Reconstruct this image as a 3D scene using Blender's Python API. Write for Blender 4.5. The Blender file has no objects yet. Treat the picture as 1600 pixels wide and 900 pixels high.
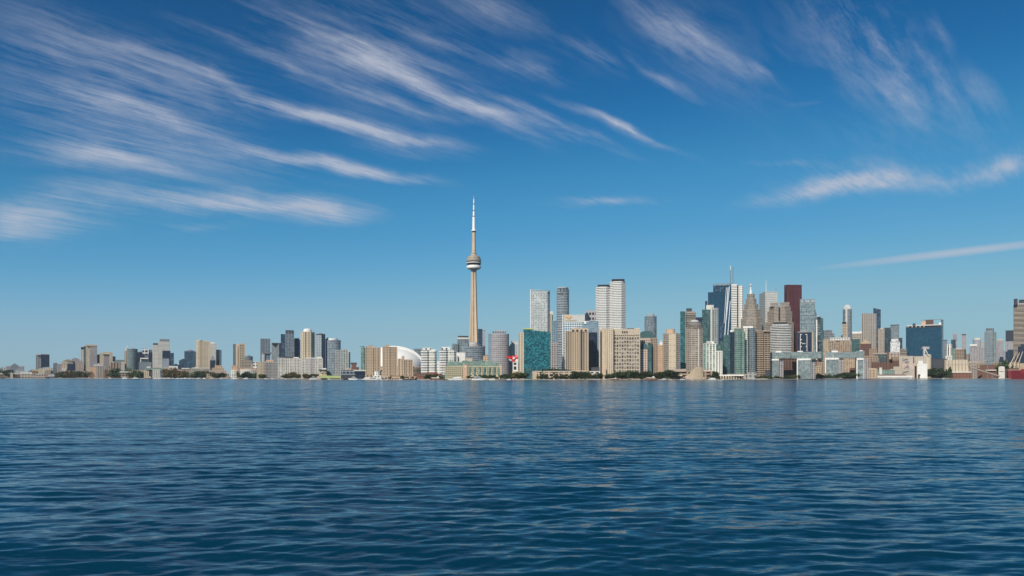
import bpy, math, random
import numpy as np
from math import radians as R, sin, cos, pi, sqrt, exp

random.seed(7)
rng = np.random.default_rng(7)
SC = bpy.context.scene
COL = SC.collection
F = 1100.0          # focal length in pixels of the 1600 px wide photograph
CAMH = 7.0          # camera height over the lake
HZ = 588.8          # horizon row in the photograph
GZ = 1.7            # land height over the lake

# ------------------------------------------------------------------ camera, sky, sun, exposure
cam = bpy.data.cameras.new('camera'); camo = bpy.data.objects.new('camera', cam); COL.objects.link(camo)
camo.location = (0, 0, CAMH); camo.rotation_euler = (R(90), 0, 0)
cam.sensor_width = 36; cam.lens = 36 * F / 1600; cam.shift_y = (HZ - 450) / 1600
cam.clip_start = 0.5; cam.clip_end = 60000
SC.camera = camo
SC.view_settings.view_transform = 'Standard'; SC.view_settings.look = 'None'
SC.view_settings.exposure = 0.0; SC.view_settings.gamma = 1.0; SC.view_settings.use_curve_mapping = False
SUN_AZ = 27.0      # degrees the sun stands to the left of straight behind the camera
SUN_EL = 36.0
SUN_STRENGTH = 4.4
SKY_STRENGTH = 0.10
HAZE = 2.6e-5        # extinction per metre of the thin haze over the lake

W = bpy.data.worlds.new("World"); SC.world = W; W.use_nodes = True

def build_sky():
    nt = W.node_tree; N = nt.nodes; L = nt.links; N.clear()
    def nd(t, **k):
        n = N.new(t)
        for a, b in k.items(): setattr(n, a, b)
        return n
    def mth(op, a, b=None, c=None, clamp=False):
        n = nd('ShaderNodeMath', operation=op, use_clamp=clamp)
        for i, v in enumerate((a, b, c)):
            if v is None: continue
            if isinstance(v, (int, float)): n.inputs[i].default_value = v
            else: L.new(v, n.inputs[i])
        return n.outputs[0]
    out = nd('ShaderNodeOutputWorld')
    sky = nd('ShaderNodeTexSky', sky_type='NISHITA', sun_disc=False, sun_elevation=R(SUN_EL), sun_rotation=R(180 + SUN_AZ),
             altitude=0, air_density=0.7, dust_density=0.3, ozone_density=6.0)
    # clear, polarised autumn blue: a gentle response curve per channel
    sc_ = nd('ShaderNodeVectorMath', operation='SCALE'); sc_.inputs['Scale'].default_value = 0.1; L.new(sky.outputs[0], sc_.inputs[0])
    cv = nd('ShaderNodeRGBCurve'); L.new(sc_.outputs[0], cv.inputs['Color'])
    CUR = ([(0, 0), (.057, .004), (.08, .009), (.12, .044), (.164, .090), (.223, .170), (.288, .245), (.446, .32), (.7, .40), (1, .5)],
           [(0, 0), (.08, .045), (.116, .076), (.161, .130), (.239, .262), (.318, .345), (.413, .430), (.50, .485), (.63, .535), (1, .66)],
           [(0, 0), (.18, .13), (.261, .225), (.351, .345), (.487, .515), (.604, .60), (.709, .632), (.80, .635), (1, .65)])
    for c, pts in zip(cv.mapping.curves, CUR):
        while len(c.points) < len(pts): c.points.new(.5, .5)
        for p_, q_ in zip(c.points, pts): p_.location = q_
    cv.mapping.update()
    up = nd('ShaderNodeVectorMath', operation='SCALE'); up.inputs['Scale'].default_value = 10; L.new(cv.outputs[0], up.inputs[0])
    bg = nd('ShaderNodeBackground'); bg.inputs[1].default_value = SKY_STRENGTH
    L.new(up.outputs[0], bg.inputs[0])
    # high cirrus, laid out by compass direction and elevation
    tc = nd('ShaderNodeTexCoord'); sp = nd('ShaderNodeSeparateXYZ'); L.new(tc.outputs['Generated'], sp.inputs[0])
    x, y, z = sp.outputs
    yy = mth('MAXIMUM', y, 0.05); zz = mth('MAXIMUM', z, 0.015)
    a = mth('DIVIDE', x, yy); e = mth('DIVIDE', z, yy)
    fwd = mth('MULTIPLY', mth('GREATER_THAN', y, 0.08), mth('GREATER_THAN', z, 0.0))
    ae = nd('ShaderNodeCombineXYZ'); L.new(a, ae.inputs[0]); L.new(e, ae.inputs[1])
    pl = nd('ShaderNodeCombineXYZ'); L.new(mth('DIVIDE', x, zz), pl.inputs[0]); L.new(mth('DIVIDE', y, zz), pl.inputs[1])
    # warp
    wn = nd('ShaderNodeTexNoise'); wn.inputs['Scale'].default_value = 7; wn.inputs['Detail'].default_value = 5
    L.new(ae.outputs[0], wn.inputs['Vector'])
    wv = nd('ShaderNodeVectorMath', operation='MULTIPLY_ADD'); L.new(wn.outputs['Color'], wv.inputs[0])
    wv.inputs[1].default_value = (0.045, 0.045, 0); wv.inputs[2].default_value = (-0.0225, -0.0225, 0)
    aw = nd('ShaderNodeVectorMath', operation='ADD'); L.new(ae.outputs[0], aw.inputs[0]); L.new(wv.outputs[0], aw.inputs[1])
    # fibres: noise stretched along the wind in the cloud deck
    plw = nd('ShaderNodeVectorMath', operation='MULTIPLY_ADD'); L.new(wn.outputs['Color'], plw.inputs[0]); plw.inputs[1].default_value = (.09, .09, 0); L.new(pl.outputs[0], plw.inputs[2])
    mr = nd('ShaderNodeMapping'); L.new(plw.outputs[0], mr.inputs[0]); mr.inputs['Rotation'].default_value = (0, 0, R(-49))
    mp = nd('ShaderNodeMapping'); L.new(mr.outputs[0], mp.inputs[0]); mp.inputs['Scale'].default_value = (0.36, 2.1, 1)
    fib = nd('ShaderNodeTexNoise'); fib.inputs['Scale'].default_value = 3.2; fib.inputs['Detail'].default_value = 9
    fib.inputs['Roughness'].default_value = 0.68; fib.inputs['Distortion'].default_value = 0.25
    L.new(mp.outputs[0], fib.inputs['Vector'])
    pf = nd('ShaderNodeTexNoise'); pf.inputs['Scale'].default_value = 5; pf.inputs['Detail'].default_value = 10; pf.inputs['Roughness'].default_value = 0.66
    mr2 = nd('ShaderNodeMapping'); L.new(aw.outputs[0], mr2.inputs[0]); mr2.inputs['Rotation'].default_value = (0, 0, R(18))
    mp2 = nd('ShaderNodeMapping'); L.new(mr2.outputs[0], mp2.inputs[0]); mp2.inputs['Scale'].default_value = (1.0, 2.4, 1)
    L.new(mp2.outputs[0], pf.inputs['Vector'])
    def ramp(v, lo, hi):
        m = nd('ShaderNodeMapRange', interpolation_type='SMOOTHSTEP'); L.new(v, m.inputs[0])
        m.inputs[1].default_value = lo; m.inputs[2].default_value = hi
        return m.outputs[0]
    fibre = ramp(fib.outputs[0], 0.33, 0.72); puff = ramp(pf.outputs[0], 0.30, 0.72)
    mp3 = nd('ShaderNodeMapping'); L.new(mr.outputs[0], mp3.inputs[0]); mp3.inputs['Scale'].default_value = (0.9, 6.5, 1)
    fin = nd('ShaderNodeTexNoise'); fin.inputs['Scale'].default_value = 5.5; fin.inputs['Detail'].default_value = 8; fin.inputs['Roughness'].default_value = 0.7
    L.new(mp3.outputs[0], fin.inputs['Vector']); fine = ramp(fin.outputs[0], 0.36, 0.66)
    tex = mth('ADD', mth('MULTIPLY', fibre, 0.50), mth('ADD', mth('MULTIPLY', puff, 0.52), mth('MULTIPLY_ADD', fine, 0.30, -0.04)))
    S = [  # x0,y0,x1,y1 in photograph pixels, half width, strength
        (-60, 0, 250, 110, 40, .46), (150, 70, 450, 175, 28, .48), (360, 145, 750, 243, 13, .95), (400, 155, 730, 238, 6, .45),
        (-60, 130, 330, 215, 60, .42), (150, 150, 420, 235, 45, .25), (330, 222, 705, 287, 10, .95), (480, 252, 690, 285, 8, .5),
        (-50, 222, 270, 268, 15, .55), (30, 280, 420, 330, 15, .85), (230, 303, 596, 343, 18, 1.0), (430, 318, 600, 338, 20, .75),
        (-90, 330, 130, 342, 34, .75), (-50, 345, 215, 332, 26, .6), (-60, 366, 120, 362, 9, .35), (200, 347, 405, 359, 7, .42),
        (420, 55, 740, 125, 20, .55), (540, 72, 860, 228, 15, .85), (640, 135, 890, 215, 12, .45), (720, 125, 1010, 247, 8, .85), (850, 146, 1090, 242, 8, .85),
        (770, 84, 910, 124, 15, .60), (690, -20, 860, 50, 22, .62), (880, 60, 1010, 120, 9, .3), (950, -14, 1145, 94, 22, .58), (975, 78, 1105, 164, 8, .62),
        (820, 30, 980, 118, 18, .30), (1040, 50, 1210, 142, 24, .30), (1200, -40, 1430, 110, 62, .50), (1340, 20, 1418, 118, 9, .50), (1385, 105, 1440, 200, 22, .45), (1290, 60, 1500, 210, 70, .34),
        (1425, 60, 1495, 160, 12, .42), (1440, 10, 1492, 92, 9, .36), (1500, 90, 1585, 205, 14, .34), (1470, 110, 1570, 250, 36, .30),
        (1140, 327, 1410, 274, 13, .82), (1180, 300, 1420, 262, 18, .30), (1270, 292, 1430, 266, 20, .45), (1330, 288, 1680, 252, 17, .66), (1150, 322, 1620, 258, 12, .24), (1530, 278, 1640, 212, 15, .60),
        (1140, 252, 1315, 267, 5, .40), (830, 316, 1095, 308, 7, .48), (860, 307, 1015, 317, 5, .40), (1160, 88, 1208, 134, 7, .34), (1230, 168, 1300, 157, 4, .34),
        (-60, 60, 420, 230, 90, .30), (300, -20, 820, 140, 100, .40), (60, 215, 560, 285, 30, .32), (950, -20, 1250, 160, 60, .28), (1380, 466, 1700, 456, 5, .16), (1150, 205, 1500, 300, 60, .10),
        (-40, 88, 520, 262, 9, .40), (120, 40, 560, 210, 8, .45), (250, 20, 640, 165, 9, .50), (380, 10, 720, 108, 9, .48), (430, 105, 800, 215, 7, .42), (560, 20, 800, 100, 8, .40),
        (760, 160, 960, 238, 5, .48), (900, 160, 1050, 225, 4, .42), (-40, 190, 420, 300, 9, .38), (520, 215, 760, 262, 6, .28), (-30, 290, 300, 345, 7, .34)]
    CT = (1300, 417, 1720, 368, 4.5, .95)   # the thin trail low on the right
    def streak(s):
        x0, y0, x1, y1, w, k = s
        m = nd('ShaderNodeMapping', vector_type='TEXTURE')
        m.inputs['Location'].default_value = (((x0 + x1) / 2 - 800) / F, (HZ - (y0 + y1) / 2) / F, 0)
        m.inputs['Rotation'].default_value = (0, 0, math.atan2(-(y1 - y0), x1 - x0))
        m.inputs['Scale'].default_value = (math.hypot(x1 - x0, y1 - y0) / 2 / F * 1.18, w / F * 1.75, 1)
        return m
    acc = None
    for s in S:
        m = streak(s); L.new(aw.outputs[0], m.inputs[0])
        g = nd('ShaderNodeTexGradient', gradient_type='SPHERICAL'); L.new(m.outputs[0], g.inputs[0])
        acc = mth('MULTIPLY', g.outputs['Fac'], s[5]) if acc is None else mth('MULTIPLY_ADD', g.outputs['Fac'], s[5], acc)
    m = streak(CT); L.new(ae.outputs[0], m.inputs[0])
    g = nd('ShaderNodeTexGradient', gradient_type='SPHERICAL'); L.new(m.outputs[0], g.inputs[0])
    trail = mth('MULTIPLY', mth('POWER', g.outputs['Fac'], 0.8), CT[5])
    body = mth('MULTIPLY', acc, mth('MULTIPLY', mth('ADD', mth('MULTIPLY_ADD', acc, 0.55, tex), -0.40), 1.0, clamp=True))
    dens = mth('MULTIPLY', mth('ADD', body, trail), fwd)
    alpha = mth('MULTIPLY', dens, 0.80, clamp=True)
    alpha = mth('MINIMUM', alpha, 0.8)
    cl = nd('ShaderNodeBackground'); cl.inputs[0].default_value = (0.50, 0.535, 0.63, 1); cl.inputs[1].default_value = 1.0
    mx = nd('ShaderNodeMixShader'); L.new(alpha, mx.inputs[0]); L.new(bg.outputs[0], mx.inputs[1]); L.new(cl.outputs[0], mx.inputs[2])
    L.new(mx.outputs[0], out.inputs[0])
    W.cycles.sampling_method = 'MANUAL'; W.cycles.sample_map_resolution = 512
build_sky()

sl = bpy.data.lights.new('sun', 'SUN'); slo = bpy.data.objects.new('sun', sl); COL.objects.link(slo)
sl.energy = SUN_STRENGTH; sl.angle = R(0.5); sl.color = (1.0, 0.93, 0.82)
slo.rotation_euler = (R(90 - SUN_EL), 0, R(-SUN_AZ))   # light travels away from the camera and to the right

# ------------------------------------------------------------------ helpers: pixels to the world
def TX(px): return (px - 800) / F
def WX(px, Y): return TX(px) * Y
def WZ(py, Y): return CAMH + (HZ - py) / F * Y
_sh = np.array([(-400, 3500), (0, 3050), (150, 2900), (350, 2450), (480, 2000), (560, 1760), (650, 1640), (760, 1560), (1000, 1560),
                (1160, 1640), (1250, 1800), (1400, 2080), (1600, 2350), (2000, 2700)], float)
def SY(px): return float(np.interp(px, _sh[:, 0], _sh[:, 1]))

def empty(name, loc, label, cat, group=None):
    o = bpy.data.objects.new(name, None); COL.objects.link(o); o.location = loc
    o['label'] = label; o['category'] = cat
    if group: o['group'] = group
    return o

class MB:
    def __init__(s): s.v = []; s.f = []; s.uv = []; s.sm = []
    def face(s, pts, uvs=None, smooth=False):
        b = len(s.v); s.v += [tuple(p) for p in pts]; s.f.append(tuple(range(b, b + len(pts))))
        s.uv += uvs if uvs else [(p[0], p[1]) for p in pts]; s.sm.append(smooth)
    def prism(s, poly, z0, z1, ztop=None, u0=0.0, bottom=False):
        n = len(poly); zt = ztop or (lambda p: z1); u = u0
        for i in range(n):
            p, q = poly[i], poly[(i + 1) % n]; d = math.hypot(q[0] - p[0], q[1] - p[1])
            a, b = zt(p), zt(q)
            s.face([(p[0], p[1], z0), (q[0], q[1], z0), (q[0], q[1], b), (p[0], p[1], a)], [(u, z0), (u + d, z0), (u + d, b), (u, a)])
            u += d
        s.face([(p[0], p[1], zt(p)) for p in poly])
        if bottom: s.face([(p[0], p[1], z0) for p in reversed(poly)])
        return s
    def box(s, x0, x1, y0, y1, z0, z1):
        return s.prism([(x0, y0), (x1, y0), (x1, y1), (x0, y1)], z0, z1, bottom=True)
    def loft(s, rings, cap=True, smooth=False, capb=False):
        n = len(rings[0])
        for k in range(len(rings) - 1):
            A, B = rings[k], rings[k + 1]; u = 0
            for i in range(n):
                j = (i + 1) % n; d = math.dist(A[i], A[j])
                s.face([A[i], A[j], B[j], B[i]], [(u, A[i][2]), (u + d, A[i][2]), (u + d, B[i][2]), (u, B[i][2])], smooth); u += d
        if cap: s.face(list(rings[-1]))
        if capb: s.face(list(reversed(rings[0])))
        return s
    def lathe(s, c, prof, n=24, sx=1, sy=1, smooth=True, cap=True, capb=False):
        rings = [[(c[0] + r * sx * cos(2 * pi * i / n), c[1] + r * sy * sin(2 * pi * i / n), c[2] + z) for i in range(n)] for r, z in prof]
        return s.loft(rings, cap=cap, smooth=smooth, capb=capb)
    def tube(s, p, q, r0, r1=None, n=8):
        r1 = r0 if r1 is None else r1
        p = np.array(p, float); q = np.array(q, float); d = q - p; d /= np.linalg.norm(d)
        a = np.cross(d, (0, 0, 1) if abs(d[2]) < .9 else (1, 0, 0)); a /= np.linalg.norm(a); b = np.cross(d, a)
        # keep faces outward
        rr = lambda c, r: [tuple(c + r * (cos(2 * pi * i / n) * a + sin(2 * pi * i / n) * b)) for i in range(n)]
        return s.loft([rr(p, r0), rr(q, r1)], cap=True, capb=True)
    def build(s, name, mat, parent=None, off=(0, 0, 0), weld=False):
        me = bpy.data.meshes.new(name)
        V = np.array(s.v, float) - np.array(off, float)
        if weld:
            key = np.round(V, 4); uq, inv = np.unique(key, axis=0, return_inverse=True); inv = inv.ravel()
            me.from_pydata(uq.tolist(), [], [tuple(int(inv[i]) for i in f) for f in s.f])
        else:
            me.from_pydata(V.tolist(), [], s.f)
        ul = me.uv_layers.new(name='UVMap')
        if len(ul.data) == len(s.uv):
            ul.data.foreach_set('uv', np.array(s.uv, np.float32).ravel())
        if len(me.polygons) == len(s.sm): me.polygons.foreach_set('use_smooth', s.sm)
        if mat: me.materials.append(mat)
        me.update()
        o = bpy.data.objects.new(name, me); COL.objects.link(o)
        if parent: o.parent = parent
        else: o.location = off
        return o

def part(name, mb, mat, thing, weld=False, parent=None):
    return mb.build(name, mat, parent or thing, off=thing.location, weld=weld)

def solo(name, mb, mat, loc, label, cat, group=None, kind=None):
    o = mb.build(name, mat, None, off=loc)
    if kind: o['kind'] = kind
    if label: o['label'] = label
    if cat: o['category'] = cat
    if group: o['group'] = group
    return o

def copy_tree(o, parent=None):
    c = o.copy(); COL.objects.link(c)
    if parent: c.parent = parent; c.matrix_parent_inverse = o.matrix_parent_inverse.copy()
    for ch in [k for k in KIDS.get(o.name, [])]: copy_tree(ch, c)
    return c
KIDS = {}
def note_kids(o):
    KIDS[o.name] = list(o.children)
    for c in o.children: note_kids(c)

# ------------------------------------------------------------------ materials
WALL = dict(cream=(.55, .455, .335), white=(.74, .72, .68), offwhite=(.62, .59, .53), tan=(.45, .345, .24), brown=(.33, .24, .17), taupe=(.38, .31, .25),
            grey=(.33, .33, .33), pale=(.50, .50, .48), dark=(.05, .055, .065), red=(.115, .018, .022), brick=(.21, .09, .062), pink=(.52, .40, .34), bluegrey=(.22, .26, .30),
            navy=(.02, .03, .06), granite=(.33, .27, .215), peach=(.55, .37, .25), mauve=(.40, .36, .37), green=(.19, .285, .245), teal=(.045, .105, .108), aqua=(.006, .085, .11), lime=(.42, .50, .20),
            steel=(.20, .22, .24), gold=(.55, .42, .28), concrete=(.50, .385, .275), rust=(.145, .072, .05), black=(.015, .015, .018), yellow=(.52, .455, .30), bone=(.44, .375, .31), shell=(.42, .33, .23), sky_white=(.62, .68, .72), hotelwall=(.50, .41, .31))
GLASS = dict(dark=((.015, .018, .022), (.07, .075, .08)), teal=((.018, .052, .058), (.16, .26, .26)), aqua=((.003, .055, .075), (.07, .36, .40)), blue=((.018, .05, .09), (.15, .26, .35)),
             pale=((.15, .21, .24), (.60, .64, .64)), navy=((.008, .016, .036), (.025, .05, .09)), green=((.04, .095, .08), (.32, .46, .38)), steel=((.035, .05, .06), (.30, .34, .36)),
             cobalt=(((.01, .075, .14), (.02, .12, .19))), sky=((.16, .27, .36), (.34, .44, .50)), white=((.45, .47, .48), (.75, .75, .74)), grey=((.10, .10, .10), (.32, .31, .29)),
             curtain=((.03, .028, .026), (.42, .38, .33)))

def facade_group():
    g = bpy.data.node_groups.new('facade', 'ShaderNodeTree'); I = g.interface
    def inp(n, t, v):
        s = I.new_socket(n, in_out='INPUT', socket_type=t); s.default_value = v
    for n in ('Wall', 'GlassA', 'GlassB'): inp(n, 'NodeSocketColor', (.5, .5, .5, 1))
    for n, v in (('cw', 3), ('ch', 3), ('fx', .6), ('fy', .6), ('rough', .15), ('metal', .3), ('tilt', .03)): inp(n, 'NodeSocketFloat', v)
    I.new_socket('Shader', in_out='OUTPUT', socket_type='NodeSocketShader')
    N, L = g.nodes, g.links
    gi = N.new('NodeGroupInput'); go = N.new('NodeGroupOutput')
    def mth(op, a, b=None, c=None):
        n = N.new('ShaderNodeMath'); n.operation = op
        for i, v in enumerate((a, b, c)):
            if v is None: continue
            if isinstance(v, (int, float)): n.inputs[i].default_value = v
            else: L.new(v, n.inputs[i])
        return n.outputs[0]
    uv = N.new('ShaderNodeUVMap'); uv.uv_map = 'UVMap'; sp = N.new('ShaderNodeSeparateXYZ'); L.new(uv.outputs[0], sp.inputs[0])
    us = mth('DIVIDE', sp.outputs[0], gi.outputs['cw']); vs = mth('DIVIDE', sp.outputs[1], gi.outputs['ch'])
    oi = N.new('ShaderNodeObjectInfo')
    cb = N.new('ShaderNodeCombineXYZ'); L.new(mth('FLOOR', us), cb.inputs[0]); L.new(mth('FLOOR', vs), cb.inputs[1]); L.new(mth('MULTIPLY', oi.outputs['Random'], 57.0), cb.inputs[2])
    wn = N.new('ShaderNodeTexWhiteNoise'); wn.noise_dimensions = '3D'; L.new(cb.outputs[0], wn.inputs['Vector'])
    gm = N.new('ShaderNodeNewGeometry'); sn = N.new('ShaderNodeSeparateXYZ'); L.new(gm.outputs['True Normal'], sn.inputs[0])
    side = mth('LESS_THAN', mth('ABSOLUTE', sn.outputs[2]), 0.6)
    mask = mth('MULTIPLY', mth('MULTIPLY', mth('LESS_THAN', mth('FRACT', us), gi.outputs['fx']), mth('LESS_THAN', mth('FRACT', vs), gi.outputs['fy'])), side)
    ns = N.new('ShaderNodeTexNoise'); ns.inputs['Scale'].default_value = 0.035; ns.inputs['Detail'].default_value = 4; L.new(gm.outputs['Position'], ns.inputs['Vector'])
    ns2 = N.new('ShaderNodeTexNoise'); ns2.inputs['Scale'].default_value = 0.5; ns2.inputs['Detail'].default_value = 3; L.new(uv.outputs[0], ns2.inputs['Vector'])
    fac = mth('MULTIPLY', mth('POWER', wn.outputs['Value'], 1.6), mth('MULTIPLY_ADD', ns.outputs[0], 1.6, 0.1))  # broad noise lightens panes in patches: reflections put into the glass colour
    mg = N.new('ShaderNodeMix'); mg.data_type = 'RGBA'; mg.clamp_factor = True
    L.new(fac, mg.inputs[0]); L.new(gi.outputs['GlassA'], mg.inputs[6]); L.new(gi.outputs['GlassB'], mg.inputs[7])
    wv = N.new('ShaderNodeVectorMath'); wv.operation = 'SCALE'; L.new(gi.outputs['Wall'], wv.inputs[0])
    L.new(mth('ADD', mth('MULTIPLY_ADD', ns.outputs[0], .30, .72), mth('MULTIPLY', ns2.outputs[0], .26)), wv.inputs['Scale'])
    mc = N.new('ShaderNodeMix'); mc.data_type = 'RGBA'; L.new(mask, mc.inputs[0]); L.new(wv.outputs[0], mc.inputs[6]); L.new(mg.outputs[2], mc.inputs[7])
    b = N.new('ShaderNodeBsdfPrincipled'); L.new(mc.outputs[2], b.inputs['Base Color'])
    rr = N.new('ShaderNodeMix'); L.new(mask, rr.inputs[0]); rr.inputs[2].default_value = 0.85; L.new(gi.outputs['rough'], rr.inputs[3]); L.new(rr.outputs[0], b.inputs['Roughness'])
    L.new(mth('MULTIPLY', mask, gi.outputs['metal']), b.inputs['Metallic'])
    t1 = N.new('ShaderNodeVectorMath'); t1.operation = 'SUBTRACT'; L.new(wn.outputs['Color'], t1.inputs[0]); t1.inputs[1].default_value = (.5, .5, .5)
    t2 = N.new('ShaderNodeVectorMath'); t2.operation = 'SCALE'; L.new(t1.outputs[0], t2.inputs[0]); L.new(mth('MULTIPLY', mask, gi.outputs['tilt']), t2.inputs['Scale'])
    t3 = N.new('ShaderNodeVectorMath'); t3.operation = 'ADD'; L.new(t2.outputs[0], t3.inputs[0]); L.new(gm.outputs['Normal'], t3.inputs[1])
    t4 = N.new('ShaderNodeVectorMath'); t4.operation = 'NORMALIZE'; L.new(t3.outputs[0], t4.inputs[0]); L.new(t4.outputs[0], b.inputs['Normal'])
    L.new(b.outputs[0], go.inputs[0])
    return g
FG = facade_group()
MATS = {}
def FM(spec):
    """'wall/glass/cw,ch,fx,fy[/metal,tilt]' is a facade with a window grid; 'wall' alone is a plain surface."""
    if spec in MATS: return MATS[spec]
    a = spec.split('/')
    if len(a) == 1:
        m = plain(spec, WALL[spec])
    else:
        m = bpy.data.materials.new(f'{a[0]}_wall_with_{a[1]}_glass'); m.use_nodes = True
        nt = m.node_tree; nt.nodes.clear(); g = nt.nodes.new('ShaderNodeGroup'); g.node_tree = FG; o = nt.nodes.new('ShaderNodeOutputMaterial')
        nt.links.new(g.outputs[0], o.inputs[0])
        ga, gb = GLASS[a[1]]
        g.inputs['Wall'].default_value = (*WALL[a[0]], 1); g.inputs['GlassA'].default_value = (*ga, 1); g.inputs['GlassB'].default_value = (*gb, 1)
        for k, v in zip(('cw', 'ch', 'fx', 'fy'), a[2].split(',')):
            v = float(v); g.inputs[k].default_value = v * 1.5 if k in ('cw', 'ch') and 2 < v < 12 else v
        if len(a) > 3:
            for k, v in zip(('metal', 'tilt'), a[3].split(',')): g.inputs[k].default_value = float(v)
    MATS[spec] = m
    return m

def plain(name, col, rough=.8, metal=0, var=.3, scale=.25):
    m = bpy.data.materials.new(name); m.use_nodes = True; nt = m.node_tree; N = nt.nodes; L = nt.links
    b = N['Principled BSDF']; b.inputs['Roughness'].default_value = rough; b.inputs['Metallic'].default_value = metal
    gm = N.new('ShaderNodeNewGeometry'); ns = N.new('ShaderNodeTexNoise'); ns.inputs['Scale'].default_value = scale; ns.inputs['Detail'].default_value = 5
    L.new(gm.outputs['Position'], ns.inputs['Vector'])
    r = N.new('ShaderNodeMapRange'); L.new(ns.outputs[0], r.inputs[0]); r.inputs[3].default_value = 1 - var; r.inputs[4].default_value = 1 + var
    v = N.new('ShaderNodeVectorMath'); v.operation = 'SCALE'; v.inputs[0].default_value = col; L.new(r.outputs[0], v.inputs['Scale'])
    L.new(v.outputs[0], b.inputs['Base Color'])
    return m

# ------------------------------------------------------------------ water and land
def build_water():
    # rows grow with distance, columns fan out; displacement is real, small ripples are in the material
    rs = [5.0]
    while rs[-1] < 700: rs.append(rs[-1] + max(0.09, rs[-1] * 0.0052))
    while rs[-1] < 11500: rs.append(rs[-1] * 1.06)
    rs = np.array(rs)
    core = np.linspace(R(-43), R(43), 620); sideL = np.linspace(R(-89), R(-43), 40)[:-1]; sideR = np.linspace(R(43), R(89), 40)[1:]
    th = np.concatenate([sideL, core, sideR])
    RR, TT = np.meshgrid(rs, th, indexing='ij'); X = RR * np.sin(TT); Y = RR * np.cos(TT)
    Z = np.zeros_like(X); DX = np.zeros_like(X); DY = np.zeros_like(X)
    cell = np.maximum(np.gradient(rs)[:, None], RR * (R(86) / 620))
    n = 170
    lam = np.exp(rng.uniform(np.log(0.36), np.log(6.0), n)); main = R(113)
    ang = main + rng.normal(0, 0.34, n)
    ang[: n // 3] = R(78) + rng.normal(0, 0.28, n // 3)
    k = 2 * pi / lam
    slope = 0.0128 * np.exp(-np.maximum(lam - 1.3, 0) / 3.2)
    lam[-8:] = np.linspace(8, 17, 8); k[-8:] = 2 * pi / lam[-8:]; slope[-8:] = 0.0085
    amp = slope / k * rng.uniform(.6, 1.4, n)
    ph = rng.uniform(0, 2 * pi, n)
    # slow gust patches make some stretches calmer
    gust = 0.8 + 0.45 * np.sin(X / 31 + 1.3 + 0.8 * np.sin(Y / 47)) * np.sin(Y / 38 + .4 + .7 * np.sin(X / 23))
    for i in range(n):
        f = np.clip((lam[i] / cell - 2.5) / 3.0, 0, 1)
        if f.max() == 0: continue
        p = k[i] * (X * cos(ang[i]) + Y * sin(ang[i])) + ph[i]
        A = amp[i] * f * gust
        Z += A * np.sin(p); c = np.cos(p)
        DX -= 0.8 * A * cos(ang[i]) * c * -1; DY -= 0.8 * A * sin(ang[i]) * c * -1
    fade = np.clip((rs[-1] - RR) / rs[-1], 0, 1)
    V = np.stack([X + DX, Y + DY, Z], -1).reshape(-1, 3).astype(np.float32)
    nr, nc = X.shape
    i = np.arange(nr - 1)[:, None] * nc + np.arange(nc - 1)[None, :]
    fc = np.stack([i, i + nc, i + nc + 1, i + 1], -1).reshape(-1, 4)[:, ::-1]
    # faces must point up
    me = bpy.data.meshes.new('water'); me.vertices.add(len(V)); me.vertices.foreach_set('co', V.ravel())
    me.loops.add(fc.size); me.loops.foreach_set('vertex_index', fc.ravel().astype(np.int32))
    me.polygons.add(len(fc)); me.polygons.foreach_set('loop_start', np.arange(0, fc.size, 4, dtype=np.int32))
    me.polygons.foreach_set('use_smooth', np.ones(len(fc), bool))
    me.update(calc_edges=True); me.validate()
    if me.polygons[0].normal.z < 0: me.flip_normals()
    m = bpy.data.materials.new('lake_water'); m.use_nodes = True; nt = m.node_tree; N = nt.nodes; L = nt.links
    b = N['Principled BSDF']; b.inputs['Base Color'].default_value = (0.0015, 0.033, 0.063, 1); b.inputs['Roughness'].default_value = 0.09; b.inputs['IOR'].default_value = 1.333
    gm = N.new('ShaderNodeNewGeometry'); acc = None
    gn = N.new('ShaderNodeTexNoise'); gn.inputs['Scale'].default_value = 0.012; gn.inputs['Detail'].default_value = 3
    gmap = N.new('ShaderNodeMapping'); gmap.inputs['Scale'].default_value = (.35, 1.0, 1); L.new(gm.outputs['Position'], gmap.inputs[0]); L.new(gmap.outputs[0], gn.inputs['Vector'])
    gr = N.new('ShaderNodeMapRange'); L.new(gn.outputs[0], gr.inputs[0]); gr.inputs[1].default_value = .32; gr.inputs[2].default_value = .68; gr.inputs[3].default_value = .55; gr.inputs[4].default_value = 1.35
    for sc, st, rot, ax in ((0.50, .36, 14, 1.0), (1.6, .42, -16, .8), (5.0, .42, 6, .7)):
        mp = N.new('ShaderNodeMapping'); mp.inputs['Rotation'].default_value = (0, 0, R(rot)); mp.inputs['Scale'].default_value = (.24, 1.0, 1.0); L.new(gm.outputs['Position'], mp.inputs[0])
        t = N.new('ShaderNodeTexNoise'); t.inputs['Scale'].default_value = sc; t.inputs['Detail'].default_value = 3; L.new(mp.outputs[0], t.inputs['Vector'])
        s = N.new('ShaderNodeVectorMath'); s.operation = 'SUBTRACT'; L.new(t.outputs['Color'], s.inputs[0]); s.inputs[1].default_value = (.5, .5, .5)
        q = N.new('ShaderNodeVectorMath'); q.operation = 'MULTIPLY'; L.new(s.outputs[0], q.inputs[0]); q.inputs[1].default_value = (st * ax, st * 1.2, 0)
        if acc is None: acc = q.outputs[0]
        else:
            ad = N.new('ShaderNodeVectorMath'); ad.operation = 'ADD'; L.new(acc, ad.inputs[0]); L.new(q.outputs[0], ad.inputs[1]); acc = ad.outputs[0]
    sg = N.new('ShaderNodeVectorMath'); sg.operation = 'SCALE'; L.new(acc, sg.inputs[0]); L.new(gr.outputs[0], sg.inputs['Scale'])
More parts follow.
